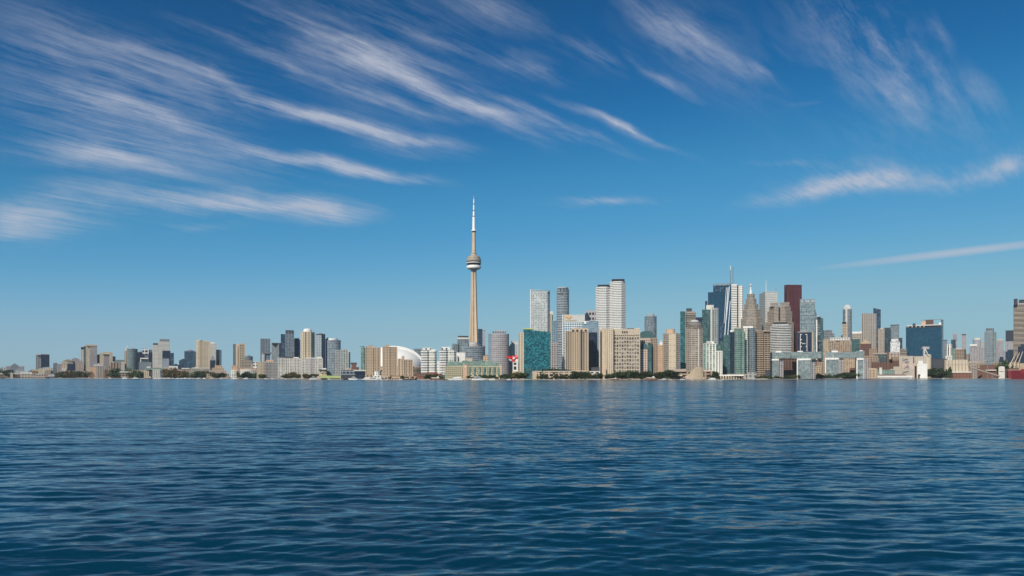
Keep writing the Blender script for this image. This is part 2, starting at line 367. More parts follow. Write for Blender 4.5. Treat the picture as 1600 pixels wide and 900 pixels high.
    lean = N.new('ShaderNodeVectorMath'); lean.operation = 'ADD'; L.new(sg.outputs[0], lean.inputs[0]); lean.inputs[1].default_value = (0, -0.066, 0)   # added tilt toward the camera, so the water mirrors higher sky
    ad = N.new('ShaderNodeVectorMath'); ad.operation = 'ADD'; L.new(lean.outputs[0], ad.inputs[0]); L.new(gm.outputs['Normal'], ad.inputs[1])
    nm = N.new('ShaderNodeVectorMath'); nm.operation = 'NORMALIZE'; L.new(ad.outputs[0], nm.inputs[0]); L.new(nm.outputs[0], b.inputs['Normal'])
    me.materials.append(m)
    o = bpy.data.objects.new('water', me); COL.objects.link(o); o['kind'] = 'structure'
    o['label'] = 'dark blue rippled lake water filling the lower third'
build_water()

def build_land():
    pxs = list(range(-600, 2300, 25)); edge = []
    for p in pxs:
        q = min(max(p, -400), 2000); Y = SY(q) + 6 * sin(p * .37) + 5 * sin(p * .11 + 1)
        edge.append((WX(p, Y), Y))
    mb = MB(); far = 11200
    # ground sheet as strips from the quay edge to the horizon
    for (a, b) in zip(edge[:-1], edge[1:]):
        mb.face([(a[0], a[1], GZ), (b[0], b[1], GZ), (b[0] * far / b[1], far, GZ), (a[0] * far / a[1], far, GZ)])
    solo('ground', mb, plain('asphalt_and_earth', (.10, .095, .085), var=.4, scale=.03), (0, 0, 0), 'low city ground behind the waterfront', None, kind='structure')
    w = MB(); top = [(x, y - 2.0) for x, y in edge]; back = [(x, y + 1.5) for x, y in edge]
    for i in range(len(edge) - 1):
        a, b, c, d = top[i], top[i + 1], back[i + 1], back[i]
        w.face([(a[0], a[1], -1.5), (b[0], b[1], -1.5), (b[0], b[1], GZ + .25), (a[0], a[1], GZ + .25)])
        w.face([(a[0], a[1], GZ + .25), (b[0], b[1], GZ + .25), (c[0], c[1], GZ + .25), (d[0], d[1], GZ + .25)])
        w.face([(d[0], d[1], GZ + .25), (c[0], c[1], GZ + .25), (c[0], c[1], GZ - .3), (d[0], d[1], GZ - .3)])
    solo('seawall', w, plain('quay_concrete', (.30, .28, .25), var=.45, scale=.08), (0, 0, 0), 'long weathered concrete seawall along the water edge', 'seawall')
build_land()

# ------------------------------------------------------------------ thin lake haze
def build_haze():
    o = solo('haze', MB().box(-16000, 16000, -11800, 11800, -2.6, 660), None, (0, 0, 0), 'thin pale haze softening the far ends of the shore', None, kind='stuff')
    m = bpy.data.materials.new('haze'); m.use_nodes = True; nt = m.node_tree; nt.nodes.clear()
    v = nt.nodes.new('ShaderNodeVolumePrincipled'); v.inputs['Color'].default_value = (.80, .86, .92, 1); v.inputs['Density'].default_value = HAZE; v.inputs['Anisotropy'].default_value = 0.1
    out = nt.nodes.new('ShaderNodeOutputMaterial'); nt.links.new(v.outputs[0], out.inputs['Volume'])
    o.data.materials.clear(); o.data.materials.append(m)
build_haze()

# ------------------------------------------------------------------ buildings
def ccw(P):
    A = sum(P[i][0] * P[(i + 1) % len(P)][1] - P[(i + 1) % len(P)][0] * P[i][1] for i in range(len(P)))
    return P if A > 0 else P[::-1]
def hit(C, d, px):           # walk from C along d until the pixel column px is reached
    t = (TX(px) * C[1] - C[0]) / (d[0] - TX(px) * d[1]); return (C[0] + t * d[0], C[1] + t * d[1])
def foot(x0, x1, Y, xc=None, a=25, k='F', d=None, asp=.75):
    if xc is not None:       # a corner towards the viewer: two faces show
        a = R(a); C = (WX(xc, Y), Y); view = math.atan(TX(xc)); dl = (-cos(a - view), sin(a - view)); dr = (sin(a - view), cos(a - view))
        p = hit(C, dl, x0); q = hit(C, dr, x1)
        return ccw([C, q, (p[0] + q[0] - C[0], p[1] + q[1] - C[1]), p])
    m = (x0 + x1) / 2; t = TX(m); n = sqrt(1 + t * t); C = (t * Y, Y); u = (1 / n, -t / n); v = (t / n, 1 / n)
    p = hit(C, u, x0); q = hit(C, u, x1); w = math.dist(p, q)
    dd = d or min(max(w * .8, 10), 42)
    if k == 'F': return ccw([p, q, (q[0] + v[0] * dd, q[1] + v[1] * dd), (p[0] + v[0] * dd, p[1] + v[1] * dd)])
    cx, cy = (p[0] + q[0]) / 2, (p[1] + q[1]) / 2
    if k == 'O':             # chamfered square
        c = w * .27
        loc = [(-w / 2 + c, 0), (w / 2 - c, 0), (w / 2, c), (w / 2, w - c), (w / 2 - c, w), (-w / 2 + c, w), (-w / 2, w - c), (-w / 2, c)]
    elif k == 'C':
        loc = [(w / 2 * cos(i * 2 * pi / 24), w / 2 * asp * (1 + sin(i * 2 * pi / 24))) for i in range(24)]
    elif k == 'B':           # flat back, bowed front
        loc = [(-w / 2 + w * i / 10, w * asp * .30 * ((2 * i / 10 - 1) ** 2)) for i in range(11)] + [(w / 2, w * asp), (-w / 2, w * asp)]
    return ccw([(cx + a_ * u[0] + b_ * v[0], cy + a_ * u[1] + b_ * v[1]) for a_, b_ in loc])
def outset(P, o):
    cx = sum(p[0] for p in P) / len(P); cy = sum(p[1] for p in P) / len(P); out = []
    n = len(P)
    for i in range(n):
        p, a, b = P[i], P[i - 1], P[(i + 1) % n]
        e1 = np.array([p[0] - a[0], p[1] - a[1]]); e2 = np.array([b[0] - p[0], b[1] - p[1]])
        n1 = np.array([e1[1], -e1[0]]) / (np.linalg.norm(e1) + 1e-9); n2 = np.array([e2[1], -e2[0]]) / (np.linalg.norm(e2) + 1e-9)
        m = n1 + n2; m = m / max(np.dot(m, n1), .25)
        out.append((p[0] + o * m[0], p[1] + o * m[1]))
    return out
def shrink(P, f):
    cx = sum(p[0] for p in P) / len(P); cy = sum(p[1] for p in P) / len(P)
    return [(cx + f * (p[0] - cx), cy + f * (p[1] - cy)) for p in P]

def blk(th, name, spec, x0, x1, yt, Y, xc=None, a=25, k='F', d=None, asp=.75, yb=None, ytr=None, slab=None, pier=None, cap=True, top=None, unit=False, sub=None):
    P = foot(x0, x1, Y, xc, a, k, d, asp); z1 = WZ(yt, Y); z0 = GZ - .2 if yb is None else WZ(yb, Y)
    mat = FM(spec); wall = spec.split('/')[0]; zt = None
    if ytr is not None:
        xs = [p[0] for p in P]; za, zb = z1, WZ(ytr, Y); xa, xb = min(xs), max(xs); zt = lambda p: za + (zb - za) * (p[0] - xa) / (xb - xa); z1 = max(za, zb)
    o = part(name, MB().prism(P, z0, z1, ztop=zt, u0=random.uniform(0, 50), bottom=yb is not None), mat, th, parent=sub)
    if cap and ytr is None and top is None and z1 - z0 > 8:
        part('parapet', MB().prism(outset(P, .28), z1 - .8, z1 + .45, bottom=True), FM(wall), th, parent=o)
    if unit is False and name == 'shaft' and top is None and yb is None and random.random() < .6: unit = True
    if unit and top is None:
        w = z1 - z0; Q = shrink(P, random.uniform(.3, .5)); dx = random.uniform(-3, 3); Q = [(p[0] + dx, p[1]) for p in Q]
        part('rooftop_unit', MB().prism(Q, z1 + .02, z1 + random.uniform(2.5, 4.5)), FM(random.choice(['grey', 'pale', 'taupe', 'steel'])), th, parent=o)
    if slab:
        h, out, t, sp = slab; Q = outset(P, out); me = None; lx, ly, _ = th.location; z = z0 + h
        while z < min(z1 - .5, z1 if not zt else min(zt(p) for p in P)):
            if me is None:
                s = part('balcony_slab', MB().prism([(p[0], p[1]) for p in Q], -t / 2 + th.location[2], t / 2 + th.location[2], bottom=True), FM(sp), th, parent=o); me = s.data; s.location = (0, 0, z - th.location[2])
            else:
                c = bpy.data.objects.new('balcony_slab', me); COL.objects.link(c); c.parent = o; c.location = (0, 0, z - th.location[2])
            z += h
    if pier:
        s_, out, w, sp = pier; me = None
        for i in range(len(P)):
            p, q = P[i], P[(i + 1) % len(P)]; L = math.dist(p, q)
            if L < s_ * .8: continue
            nx, ny = (q[1] - p[1]) / L, -(q[0] - p[0]) / L
            if nx * -p[0] + ny * -p[1] <= 0: continue
            n = max(1, round(L / s_))
            for j in range(n + 1):
                f = j / n; x = p[0] + (q[0] - p[0]) * f; y = p[1] + (q[1] - p[1]) * f
                if me is None:
                    me_o = MB().box(-w / 2, w / 2, -out, .4, z0, z1 + .3).build('pier', FM(sp), o); me = me_o.data
                    c = me_o
                else:
                    c = bpy.data.objects.new('pier', me); COL.objects.link(c); c.parent = o
                c.location = (x - th.location[0], y - th.location[1], -th.location[2]); c.rotation_euler = (0, 0, math.atan2(q[1] - p[1], q[0] - p[0]))
    if top:
        kind, yp, sp = top; zp = WZ(yp, Y); cx = sum(p[0] for p in P) / len(P); cy = sum(p[1] for p in P) / len(P)
        if kind == 'pyr':
            mb = MB(); Q = outset(P, .3)
            for i in range(len(Q)):
                p, q = Q[i], Q[(i + 1) % len(Q)]; mb.face([(p[0], p[1], z1), (q[0], q[1], z1), (cx, cy, zp)])
            part('roof', mb, FM(sp), th, parent=o)
        elif kind == 'dome':
            rings = []
            for j in range(9):
                t = j / 8 * pi / 2; rings.append([(cx + (p[0] - cx) * max(cos(t), .02), cy + (p[1] - cy) * max(cos(t), .02), z1 + (zp - z1) * sin(t)) for p in P])
            part('roof', MB().loft(rings, smooth=True), FM(sp), th, parent=o)
        elif kind == 'vault':   # barrel over the width of the front
            p, q = P[0], P[1]; b = [P[3], P[2]]; rings = []
            mb = MB(); n = 10
            A = [(p[0] + (q[0] - p[0]) * (1 - cos(pi * i / n)) / 2, p[1] + (q[1] - p[1]) * (1 - cos(pi * i / n)) / 2, z1 + (zp - z1) * sin(pi * i / n)) for i in range(n + 1)]
            B = [(b[0][0] + (b[1][0] - b[0][0]) * (1 - cos(pi * i / n)) / 2, b[0][1] + (b[1][1] - b[0][1]) * (1 - cos(pi * i / n)) / 2, z1 + (zp - z1) * sin(pi * i / n)) for i in range(n + 1)]
            for i in range(n): mb.face([A[i + 1], A[i], B[i], B[i + 1]][::-1], [(i * 2, A[i][2]), (i * 2, A[i][2]), (i * 2 + 2, 0), (i * 2 + 2, 0)])
            mb.face(list(A)[::1]); mb.face(B[::-1])
            part('roof', mb, FM(sp), th, parent=o)
        elif kind == 'gable':
            p, q, c, e = P[0], P[1], P[2], P[3]; mid = lambda s, t: ((s[0] + t[0]) / 2, (s[1] + t[1]) / 2, zp); m1, m2 = mid(p, q), mid(e, c); T_ = lambda s: (s[0], s[1], z1)
            mb = MB(); mb.face([T_(p), T_(q), m1]); mb.face([T_(q), T_(c), m2, m1]); mb.face([T_(c), T_(e), m2]); mb.face([T_(e), T_(p), m1, m2])
            part('roof', mb, FM(sp), th, parent=o)
    return o, P, z0, z1

def T(name, label, off, blocks, cat='building', group=None):
    x0 = min(b[2] for b in blocks); x1 = max(b[3] for b in blocks); m = (x0 + x1) / 2
    Y = off if off > 1200 else SY(m) + off
    th = empty(name, (WX(m, Y), Y, GZ), label, cat, group)
    for b in blocks:
        o = dict(b[5]) if len(b) > 5 else {}; dy = o.pop('dy', 0)
        blk(th, b[0], b[1], b[2], b[3], b[4], Y + dy, **o)
    return th, Y
D = dict

# --- far west
T('office_tower', 'dark blue glass office tower standing alone at the far west end', 300, [('shaft', 'grey/dark/4,4,.55,.6', 56, 64.5, 555, D(d=30)), ('glass_wing', 'navy/navy/4,4,.8,.8', 64, 77.3, 554, D(dy=3, d=30)), ('roof_crown', 'pale', 57, 76, 552.8, D(yb=555, dy=2, cap=False))])  # grey left and navy right also carry lit and shaded sides in colour
T('low_house', 'small grey house with pale gable at the far west shore', 60, [('wall', 'bluegrey/dark/4,4,.5,.4', 0, 8, 576, D(top=('gable', 573, 'grey'))), ('wing', 'offwhite/dark/5,4,.5,.5', 5, 10, 574.5)])
T('low_house', 'mauve low block with flat roof near the left edge', 160, [('wall', 'mauve/dark/4,4,.5,.4', 9, 17, 572.5, D(unit=True))])
T('low_house', 'blue grey slate roofed hall behind the western sheds', 260, [('wall', 'bluegrey/dark/4,4,.4,.4', 16, 30, 572, D(top=('gable', 567.5, 'steel'))), ('annex', 'mauve/dark/4,4,.5,.4', 29, 38, 572.5)])
T('low_house', 'pale grey arched hangar behind the white boathouse', 140, [('wall', 'pale', 24, 37, 579, D(top=('vault', 575.5, 'grey')))])
T('long_shed', 'brown open shed with thin pale roof at the far left quay', 20, [('wall', 'brown/dark/5,6,.7,.6', 0, 32, 584.5, D(d=14)), ('roof', 'offwhite', -2, 32.5, 582.6, D(yb=584.4, d=16))])
T('gate_post', 'cream square tower post in front of the brown shed', 8, [('shaft', 'cream', 16, 20.3, 582.5)], cat='tower')
T('boathouse', 'white flat boathouse with dark openings below its deep roof', 12, [('wall', 'cream/dark/7,9,.6,.5', 33, 49, 584.5, D(d=18)), ('roof', 'white', 32, 50, 581.2, D(yb=585, d=22))])
T('pavilion', 'low pavilion under rust red hipped roof', 70, [('wall', 'tan/dark/4,4,.5,.5', 44, 58, 582.5), ('roof', 'rust', 42, 60, 581.4, D(yb=582.6, top=('pyr', 577, 'rust'), d=30, cap=False))])
T('low_house', 'cream terrace with yellow end wall below the lone blue tower', 90, [('wall', 'cream/dark/3.5,3.5,.5,.5', 50, 66, 577.5), ('end_wall', 'yellow', 60, 66, 575.5, D(dy=-2))])
T('low_house', 'sandy three storey house beside the white tent roof', 80, [('wall', 'offwhite/dark/4,4,.5,.5', 66, 83, 574.5, D(unit=True)), ('wing', 'tan/dark/4,4,.5,.5', 70, 80, 578, D(dy=-15))])
T('tent_pavilion', 'dark low tent shaped roof at the water under sandy house', 10, [('wall', 'dark', 74, 90, 589.3), ('roof', 'steel', 71, 93, 588.2, D(yb=589.3, top=('pyr', 584, 'grey'), d=40, cap=False))])
T('quay_shop', 'row of pink and white kiosks on the western quay', 14, [('wall', 'pink/dark/6,8,.5,.5', 50, 71, 585, D(d=14)), ('roof', 'white', 57, 66, 584, D(yb=585.2, d=14))])
T('mid_rise', 'grey glass mid rise left of the cream stepped block', 200, [('shaft', 'steel/steel/4,4,.7,.6', 83, 90, 567.5, D(unit=True)), ('wing', 'mauve/dark/4,4,.5,.5', 89, 97, 569)])
T('mid_rise', 'cream stepped block with white lower wing in the west', 180, [('shaft', 'cream/dark/4,4,.4,.5', 96, 107, 565.5, D(unit=True)), ('lower_wing', 'white/dark/5,4,.5,.4', 97, 104, 576, D(dy=-12))])
T('mid_rise', 'navy glass cube set into the cream western blocks', 150, [('shaft', 'navy/navy/3,4,.8,.7', 105, 118, 568.5)])
T('mid_rise', 'brown hipped roof block rising behind the navy glass cube', 320, [('shaft', 'brown/dark/4,4,.5,.5', 99, 114, 563.5, D(top=('gable', 561, 'taupe'))), ('wing', 'mauve/dark/4,4,.5,.5', 112, 124, 560.5, D(dy=20, unit=True))])
T('mid_rise', 'pink brick block at the foot of the slender dark capped tower', 120, [('shaft', 'pink/dark/3.5,3.5,.5,.5', 118, 130.5, 565, D(unit=True))])
T('low_house', 'olive ivy covered long house behind the western trees', 60, [('wall', 'taupe/dark/5,4,.5,.4', 96, 136, 579.5, D(d=20))])
T('apartment_tower', 'slender grey tower with dark cap beside the tall cream one', 420, [('shaft', 'offwhite/dark/4,3.2,.5,.5', 126, 131, 546), ('cap', 'black', 126.5, 131, 542.5, D(yb=546)), ('dark_spine', 'dark/green/3,3,.6,.6', 131, 134.5, 541, D(dy=-3))])
T('apartment_tower', 'tall cream and mauve slab tower, tallest in the far west', 400, [('left_bay', 'cream/curtain/4,3.2,.4,.5', 134, 140.5, 538.8), ('shaft', 'mauve/curtain/3.2,3.2,.55,.6', 140, 151.8, 539.6, D(dy=4)), ('top_band', 'peach', 135, 151.5, 538.6, D(yb=541, dy=-1.2))])
T('mid_rise', 'black narrow slab between two cream apartment towers', 440, [('shaft', 'dark/navy/4,4,.6,.6', 151, 156.5, 554)])
T('apartment_tower', 'cream apartment tower with recessed mauve centre and arched top', 340, [('left_limb', 'cream/curtain/3,3.2,.4,.5', 155.5, 163, 551.5), ('centre', 'mauve/dark/3,3.2,.6,.6', 162, 172, 554, D(dy=8)), ('right_limb', 'cream/curtain/3,3.2,.4,.5', 171, 176, 551), ('top_band', 'cream', 160, 175.5, 550.2, D(yb=553.5, dy=3)), ('right_wing', 'mauve/dark/4,3.2,.5,.5', 175, 181, 557, D(dy=12))])
T('grain_silo', 'bright tan flat sided silo block with grey ribbed neighbour', 40, [('tan_block', 'peach', 139.8, 150.5, 573.5), ('ribbed_block', 'taupe/grey/6,40,.35,.98', 150, 163.5, 572, D(dy=4)), ('head_house', 'pale', 146, 161, 569.5, D(yb=572.5, dy=14)), ('roof_hut', 'white', 152.5, 155, 567.8, D(yb=569.6, dy=14))], cat='silo')
T('grain_silo', 'dark grey brown silo mass standing by the water', 50, [('tan_limb', 'granite/grey/5,40,.3,.98', 168, 174.5, 571), ('shaft', 'brown/dark/7,50,.3,.98', 173.5, 188, 566.5, D(dy=3)), ('roof_hut', 'pale', 175, 180.5, 565, D(yb=566.6, dy=10)), ('link', 'rust', 163, 169, 578, D(dy=6))], cat='silo')
T('low_house', 'low teal roofed store behind the dark silo', 300, [('wall', 'bluegrey/green/5,4,.5,.5', 180, 196, 562.5, D(unit=True))])
T('mid_rise', 'cream narrow block with white turret left of green tower', 240, [('shaft', 'cream/dark/3.5,3.2,.4,.5', 194.5, 199.5, 548, D()), ('turret', 'white', 196.5, 199, 543.5, D(yb=548, k='C')), ('balcony_stack', 'offwhite/dark/3,3.2,.5,.5', 189, 195, 567, D(dy=-20, top=('dome', 565.5, 'peach')))])
T('apartment_tower', 'green glass round cornered condominium tower in the west', 200, [('shaft', 'steel/teal/2.6,3,.75,.7/.35,.05', 199.5, 215, 545.2, D(k='B', slab=(9, .8, .6, 'green'))), ('left_edge', 'taupe/dark/3,3,.5,.5', 197.5, 201, 545.6, D(dy=6))])
T('mid_rise', 'dark navy block tucked behind the green round tower', 330, [('shaft', 'navy/navy/4,3.5,.7,.6', 214, 226, 550.5, D(unit=True)), ('low_wing', 'dark/navy/4,3.5,.7,.6', 214, 222, 565, D(dy=-30))])
T('apartment_tower', 'pale concrete framed tower beside twin white condominiums', 300, [('shaft', 'steel/steel/4,3.5,.6,.6', 226, 238, 546.5), ('white_frame', 'white/dark/9,14,.7,.6', 222.5, 232.5, 544.3, D(yb=553.5, dy=-8)), ('right_bay', 'navy/navy/3,3.4,.7,.7', 232.3, 238.4, 551, D(dy=-6))])
T('mid_rise', 'grey stepped block under white framed roof terrace', 210, [('shaft', 'bluegrey/steel/4,3.5,.6,.5', 217, 237, 566), ('roof_frame', 'white', 219, 231.5, 559.2, D(yb=560.8, d=26)), ('frame_leg', 'white', 219, 220.4, 560.8, D(yb=566, d=4)), ('upper_storey', 'dark/green/4,3.5,.6,.5', 221, 233, 561.5, D(yb=566, dy=6))])
T('terminal', 'long brown terminal under a flat white roof line', 30, [('wall', 'brown/dark/7,6,.7,.6', 188, 225, 582, D(d=16)), ('roof', 'white', 187, 226, 580.6, D(yb=582.2, d=19)), ('upper_block', 'offwhite/dark/5,4,.5,.4', 189, 203, 577, D(dy=14)), ('upper_wing', 'pink/dark/5,4,.5,.4', 206, 224, 578, D(dy=14))])
tw = 'twin white condominium towers in the west'
T('apartment_tower', 'shorter of two white condominium towers, flat dark cap', 260, [('shaft', 'offwhite/curtain/3,3,.5,.45', 238.3, 247.6, 539.2, D(slab=(6, .6, .5, 'white'))), ('cap', 'dark', 239, 247, 536.2, D(yb=539, dy=2))], group=tw)
T('apartment_tower', 'taller of two white condominium towers, teal flat cap', 250, [('shaft', 'offwhite/curtain/3,3,.5,.45', 247.6, 265.5, 534, D(slab=(6, .6, .5, 'white'))), ('cap', 'steel', 249.5, 265, 530.2, D(yb=534, dy=2)), ('pale_pier', 'white', 247.8, 253.5, 535.5, D(dy=-2))], group=tw)
T('office_tower', 'dark navy banded block overlapping the taller white twin', 190, [('shaft', 'navy/navy/4,3.6,.8,.7', 253.8, 266.2, 548), ('lower_glass', 'mauve/sky/4,3.6,.7,.7', 253.5, 264.5, 560.5, D(dy=-8))])
T('office_tower', 'slim dark blue slab right of the navy banded block', 215, [('shaft', 'navy/blue/4,3.6,.7,.7', 265.5, 271.8, 551.6)])
T('mid_rise', 'dark low wing at the foot of the slim blue slab', 330, [('shaft', 'dark/navy/5,4,.5,.5', 271, 281, 570)])
T('office_tower', 'small dark teal stepped office next to pyramid roofed one', 230, [('shaft', 'navy/blue/3.5,3.6,.75,.65', 279.8, 288.5, 563), ('upper_step', 'navy/blue/3.5,3.6,.75,.65', 284, 288.5, 561, D(dy=4))])
T('office_tower', 'dark blue glass office with shallow pyramid roof', 240, [('shaft', 'navy/blue/3.2,3.6,.8,.75/.4,.05', 288, 306.5, 549.5, D(xc=294, a=55, top=('pyr', 546.5, 'steel')))])
T('apartment_tower', 'broad cream condominium with rounded left end and balcony ribs', 200, [('rounded_end', 'cream/curtain/3,3,.5,.45', 306.3, 317, 532.5, D(k='C', slab=(6, .6, .5, 'cream'))), ('shaft', 'cream/grey/2.6,3,.5,.55', 315, 328.5, 533.5, D(dy=3, pier=(6, .8, 1.6, 'cream'))), ('penthouse', 'cream', 308, 316, 531, D(yb=533, dy=6, k='C'))])
T('apartment_tower', 'white topped cream tower joined behind the broad cream condominium', 235, [('shaft', 'offwhite/grey/3,3,.5,.5', 328, 338.5, 536.5, D(slab=(6, .5, .5, 'white'))), ('penthouse', 'white', 329, 335, 535, D(yb=537, dy=5))])
T('office_tower', 'small dark pointed block before the white topped cream tower', 170, [('shaft', 'navy/navy/4,3.6,.7,.6', 328.2, 336.8, 563, D(top=('pyr', 554.5, 'steel')))])  # added dark block where a pointed shadow lies on the tower
T('office_tower', 'navy slab closing the western cluster on its right', 300, [('shaft', 'navy/navy/4,3.6,.75,.7', 337.5, 346.3, 547.8, D(xc=341, a=50))])
# --- western waterfront
T('apartment_block', 'cream waterfront apartment block with white bays and dark gap', 30, [('left_bay', 'cream/dark/4,3.2,.35,.5', 224.5, 233, 578), ('dark_gap', 'dark', 232.5, 238.5, 577, D(dy=8)), ('right_bay', 'offwhite/dark/4,3.2,.45,.55', 238, 250, 577.5), ('grey_wing', 'bluegrey/steel/4,3.2,.6,.5', 249.5, 257.3, 578, D(dy=5)), ('roof_storey', 'green/green/4,3.2,.5,.5', 228, 254, 575, D(yb=578, dy=9)), ('roof_hut', 'offwhite', 229, 235, 572.5, D(yb=575.2, dy=12))])
T('apartment_block', 'pale cream block with white penthouse behind autumn trees', 80, [('shaft', 'cream/dark/4,3.2,.4,.45', 256.8, 267, 574), ('penthouse', 'white/dark/6,4,.4,.3', 264, 278, 572, D(dy=12))])
T('row_house', 'reddish brick row houses behind the marina trees', 50, [('wall', 'pink/dark/4,3.2,.4,.5', 266, 285, 577.5, D(d=18)), ('brick_gable', 'brick/dark/3.5,3.2,.4,.5', 270, 277, 576, D(dy=-3, top=('gable', 574, 'rust')))])
T('row_house', 'white parapeted brown brick block in the marina row', 60, [('wall', 'brown/curtain/4,3.2,.5,.5', 284, 296, 576), ('white_parapet', 'white', 283.5, 296.5, 575, D(yb=576.4, dy=-1))])
T('apartment_block', 'olive green long block with pale roof line in the marina', 55, [('wall', 'taupe/green/4,3.2,.5,.5', 296, 329, 576, D(d=22)), ('roof_line', 'pale', 299, 327, 574.5, D(yb=576, dy=4)), ('pale_bay', 'offwhite/dark/4,3.2,.5,.5', 304, 310, 573.6, D(dy=6))])
T('terraced_block', 'tan stepped pyramid apartment block by the marina', 40, [('base_storey', 'tan/dark/4,3.2,.5,.5', 322, 358, 584), ('second_storey', 'pink/dark/4,3.2,.5,.5', 327, 354, 579, D(dy=6)), ('third_storey', 'tan/dark/4,3.2,.5,.5', 331, 350, 575, D(dy=12)), ('top_storey', 'peach/dark/5,3.2,.4,.4', 335.5, 347, 571, D(dy=18))])
T('apartment_tower', 'pale lattice fronted tower with dark left side', 180, [('dark_side', 'steel/dark/3,3,.6,.6', 364.2, 368.5, 537.5, D(dy=8)), ('shaft', 'cream/dark/3.4,6,.5,.5', 368, 382.8, 537, D(xc=374.5, a=40, pier=(7, .9, 1.4, 'cream')))])
T('office_block', 'round grey dark banded block right of the lattice tower', 150, [('shaft', 'steel/dark/3,3.4,.7,.5', 382, 395, 556.8, D(k='C', slab=(6.8, .6, .7, 'bluegrey'))), ('lower_tier', 'taupe/dark/3,3.4,.6,.5', 379, 394, 563, D(dy=-6))])
T('apartment_block', 'white curved balcony block on western harbour front', 30, [('balcony_block', 'offwhite/dark/5,3.2,.6,.5', 360.5, 375.5, 578.5, D(k='B', slab=(6.2, .7, 1.6, 'offwhite'))), ('upper_storey', 'peach/dark/5,3.2,.4,.3', 361.5, 372, 571.5, D(dy=20))])
T('apartment_block', 'cream curved block with peach roof between white balconies and grey hotel', 36, [('shaft', 'offwhite/dark/4,3.2,.45,.5', 375, 402, 578, D(k='B', asp=.4)), ('roof_storey', 'peach/dark/5,3.2,.4,.4', 373, 401, 575.3, D(dy=14))])
T('apartment_block', 'stack of white cube frames left of the grey hotel', 110, [('shaft', 'white/dark/7,7,.65,.6', 395.5, 404, 565.3), ('side', 'mauve/dark/4,3.5,.5,.5', 393, 397, 569, D(dy=6))])
T('hotel', 'grey ribbed hotel with cream left piers and rooftop deck', 60, [('left_part', 'cream/dark/4,3.2,.35,.5', 401.8, 413.5, 565.5, D(pier=(9, 1, 2.2, 'cream'))), ('shaft', 'grey/dark/3.2,3.2,.6,.55', 413, 434.5, 566.5, D(dy=4, pier=(8, .8, 1.2, 'taupe'))), ('roof_deck', 'cream/dark/5,4,.5,.4', 414, 431, 565, D(yb=566.6, dy=8)), ('roof_room', 'peach', 415.5, 427, 562.4, D(yb=565, dy=14))], cat='hotel')
T('apartment_tower', 'dark teal framed glass tower with sky bridge at its base', 190, [('shaft', 'steel/blue/3,3.2,.7,.65/.4,.06', 407, 422.3, 529.3, D(pier=(7.5, .8, 1, 'grey'))), ('sky_bridge', 'steel/teal/4,3.4,.7,.5', 410, 424.5, 550, D(yb=552.8, dy=-3)), ('lower_glass', 'pale/sky/3,3.2,.7,.6', 409, 415, 553, D(dy=-6, k='C'))])
T('apartment_tower', 'flat topped grey green tower right of the sky bridge', 205, [('shaft', 'steel/steel/3,3.2,.65,.6', 424.3, 439.3, 536.2, D(xc=436, a=18)), ('cap', 'dark', 424.5, 439, 535.7, D(yb=537.2, dy=-.6))])
T('apartment_tower', 'dark stepped glass tower, tallest left of the cream domed one', 230, [('left_step', 'navy/blue/3,3.2,.7,.65/.4,.06', 438.8, 447.5, 522.3), ('shaft', 'steel/blue/3,3.2,.7,.65/.4,.06', 446, 459.5, 517.5, D(dy=-3, pier=(8, .7, .9, 'grey'))), ('cap', 'dark', 446.3, 459, 516.2, D(yb=520, dy=-3.5))])
T('apartment_tower', 'navy rear tower between stepped glass and cream domed tower', 300, [('shaft', 'navy/blue/3,3.2,.75,.6', 459, 469.3, 531), ('cap', 'teal', 460, 467.5, 528.5, D(yb=531, dy=3))])
wh = 'white slab blocks flanking the cream domed tower'
T('slab_block', 'white grey slab block left of the cream domed tower', 50, [('shaft', 'offwhite/curtain/3.4,3.1,.6,.55', 434.3, 471, 559.8, D(d=22, pier=(11, .9, 1.6, 'offwhite'))), ('left_piers', 'white/dark/3,3.1,.3,.4', 434.2, 445, 559.4, D(dy=-1.5)), ('roof_room', 'dark', 446, 458, 557.2, D(yb=559.6, dy=8)), ('white_room', 'white', 458.5, 467, 558, D(yb=559.9, dy=6))], group=wh)
T('slab_block', 'white grey slab block right of the cream domed tower', 50, [('shaft', 'offwhite/curtain/3.4,3.1,.6,.55', 471, 504, 560, D(d=22, pier=(11, .9, 1.6, 'offwhite'))), ('pale_column', 'white', 478.5, 482, 559.2, D(dy=-1.6)), ('rear_part', 'mauve/curtain/2.8,3.1,.5,.5', 482, 491.5, 560.2, D(dy=-.9)), ('white_room', 'white', 495, 503, 557.6, D(yb=560, dy=6))], group=wh)
T('apartment_tower', 'cream tower with white domed cap, tallest of the west', 42, [('shaft', 'cream/dark/3.4,3.1,.45,.5', 470.8, 490.8, 518.5, D(pier=(9, 1.2, 2.8, 'cream'), k='O')), ('cap', 'white', 474, 487, 515.4, D(yb=519, k='C', top=('dome', 513, 'white'), dy=4))])
T('office_tower', 'navy tower with pale glass left face beside cream domed tower', 260, [('glass_face', 'pale/sky/3.5,3.4,.7,.7', 493.3, 502.5, 523.5, D(dy=-2)), ('shaft', 'navy/navy/4,3.4,.8,.7', 493.5, 508.2, 522)])  # pale left face has its sunlight put into the glass colour
T('slab_block', 'thin mauve slab squeezed behind navy tower', 320, [('shaft', 'mauve/dark/3,3.2,.5,.5', 508.5, 513, 529.5)])
T('apartment_tower', 'banded glass condominium with white crown left of the brick clubhouse', 60, [('shaft', 'bluegrey/steel/3.2,3.1,.65,.6', 511.2, 532.5, 531.5, D(k='B', pier=(9, .9, 1.1, 'offwhite'))), ('crown', 'white', 513.5, 528, 528.6, D(yb=531.2, dy=8, k='C')), ('side_wing', 'grey/steel/3,3.1,.6,.55', 523, 535, 547, D(dy=-4))])
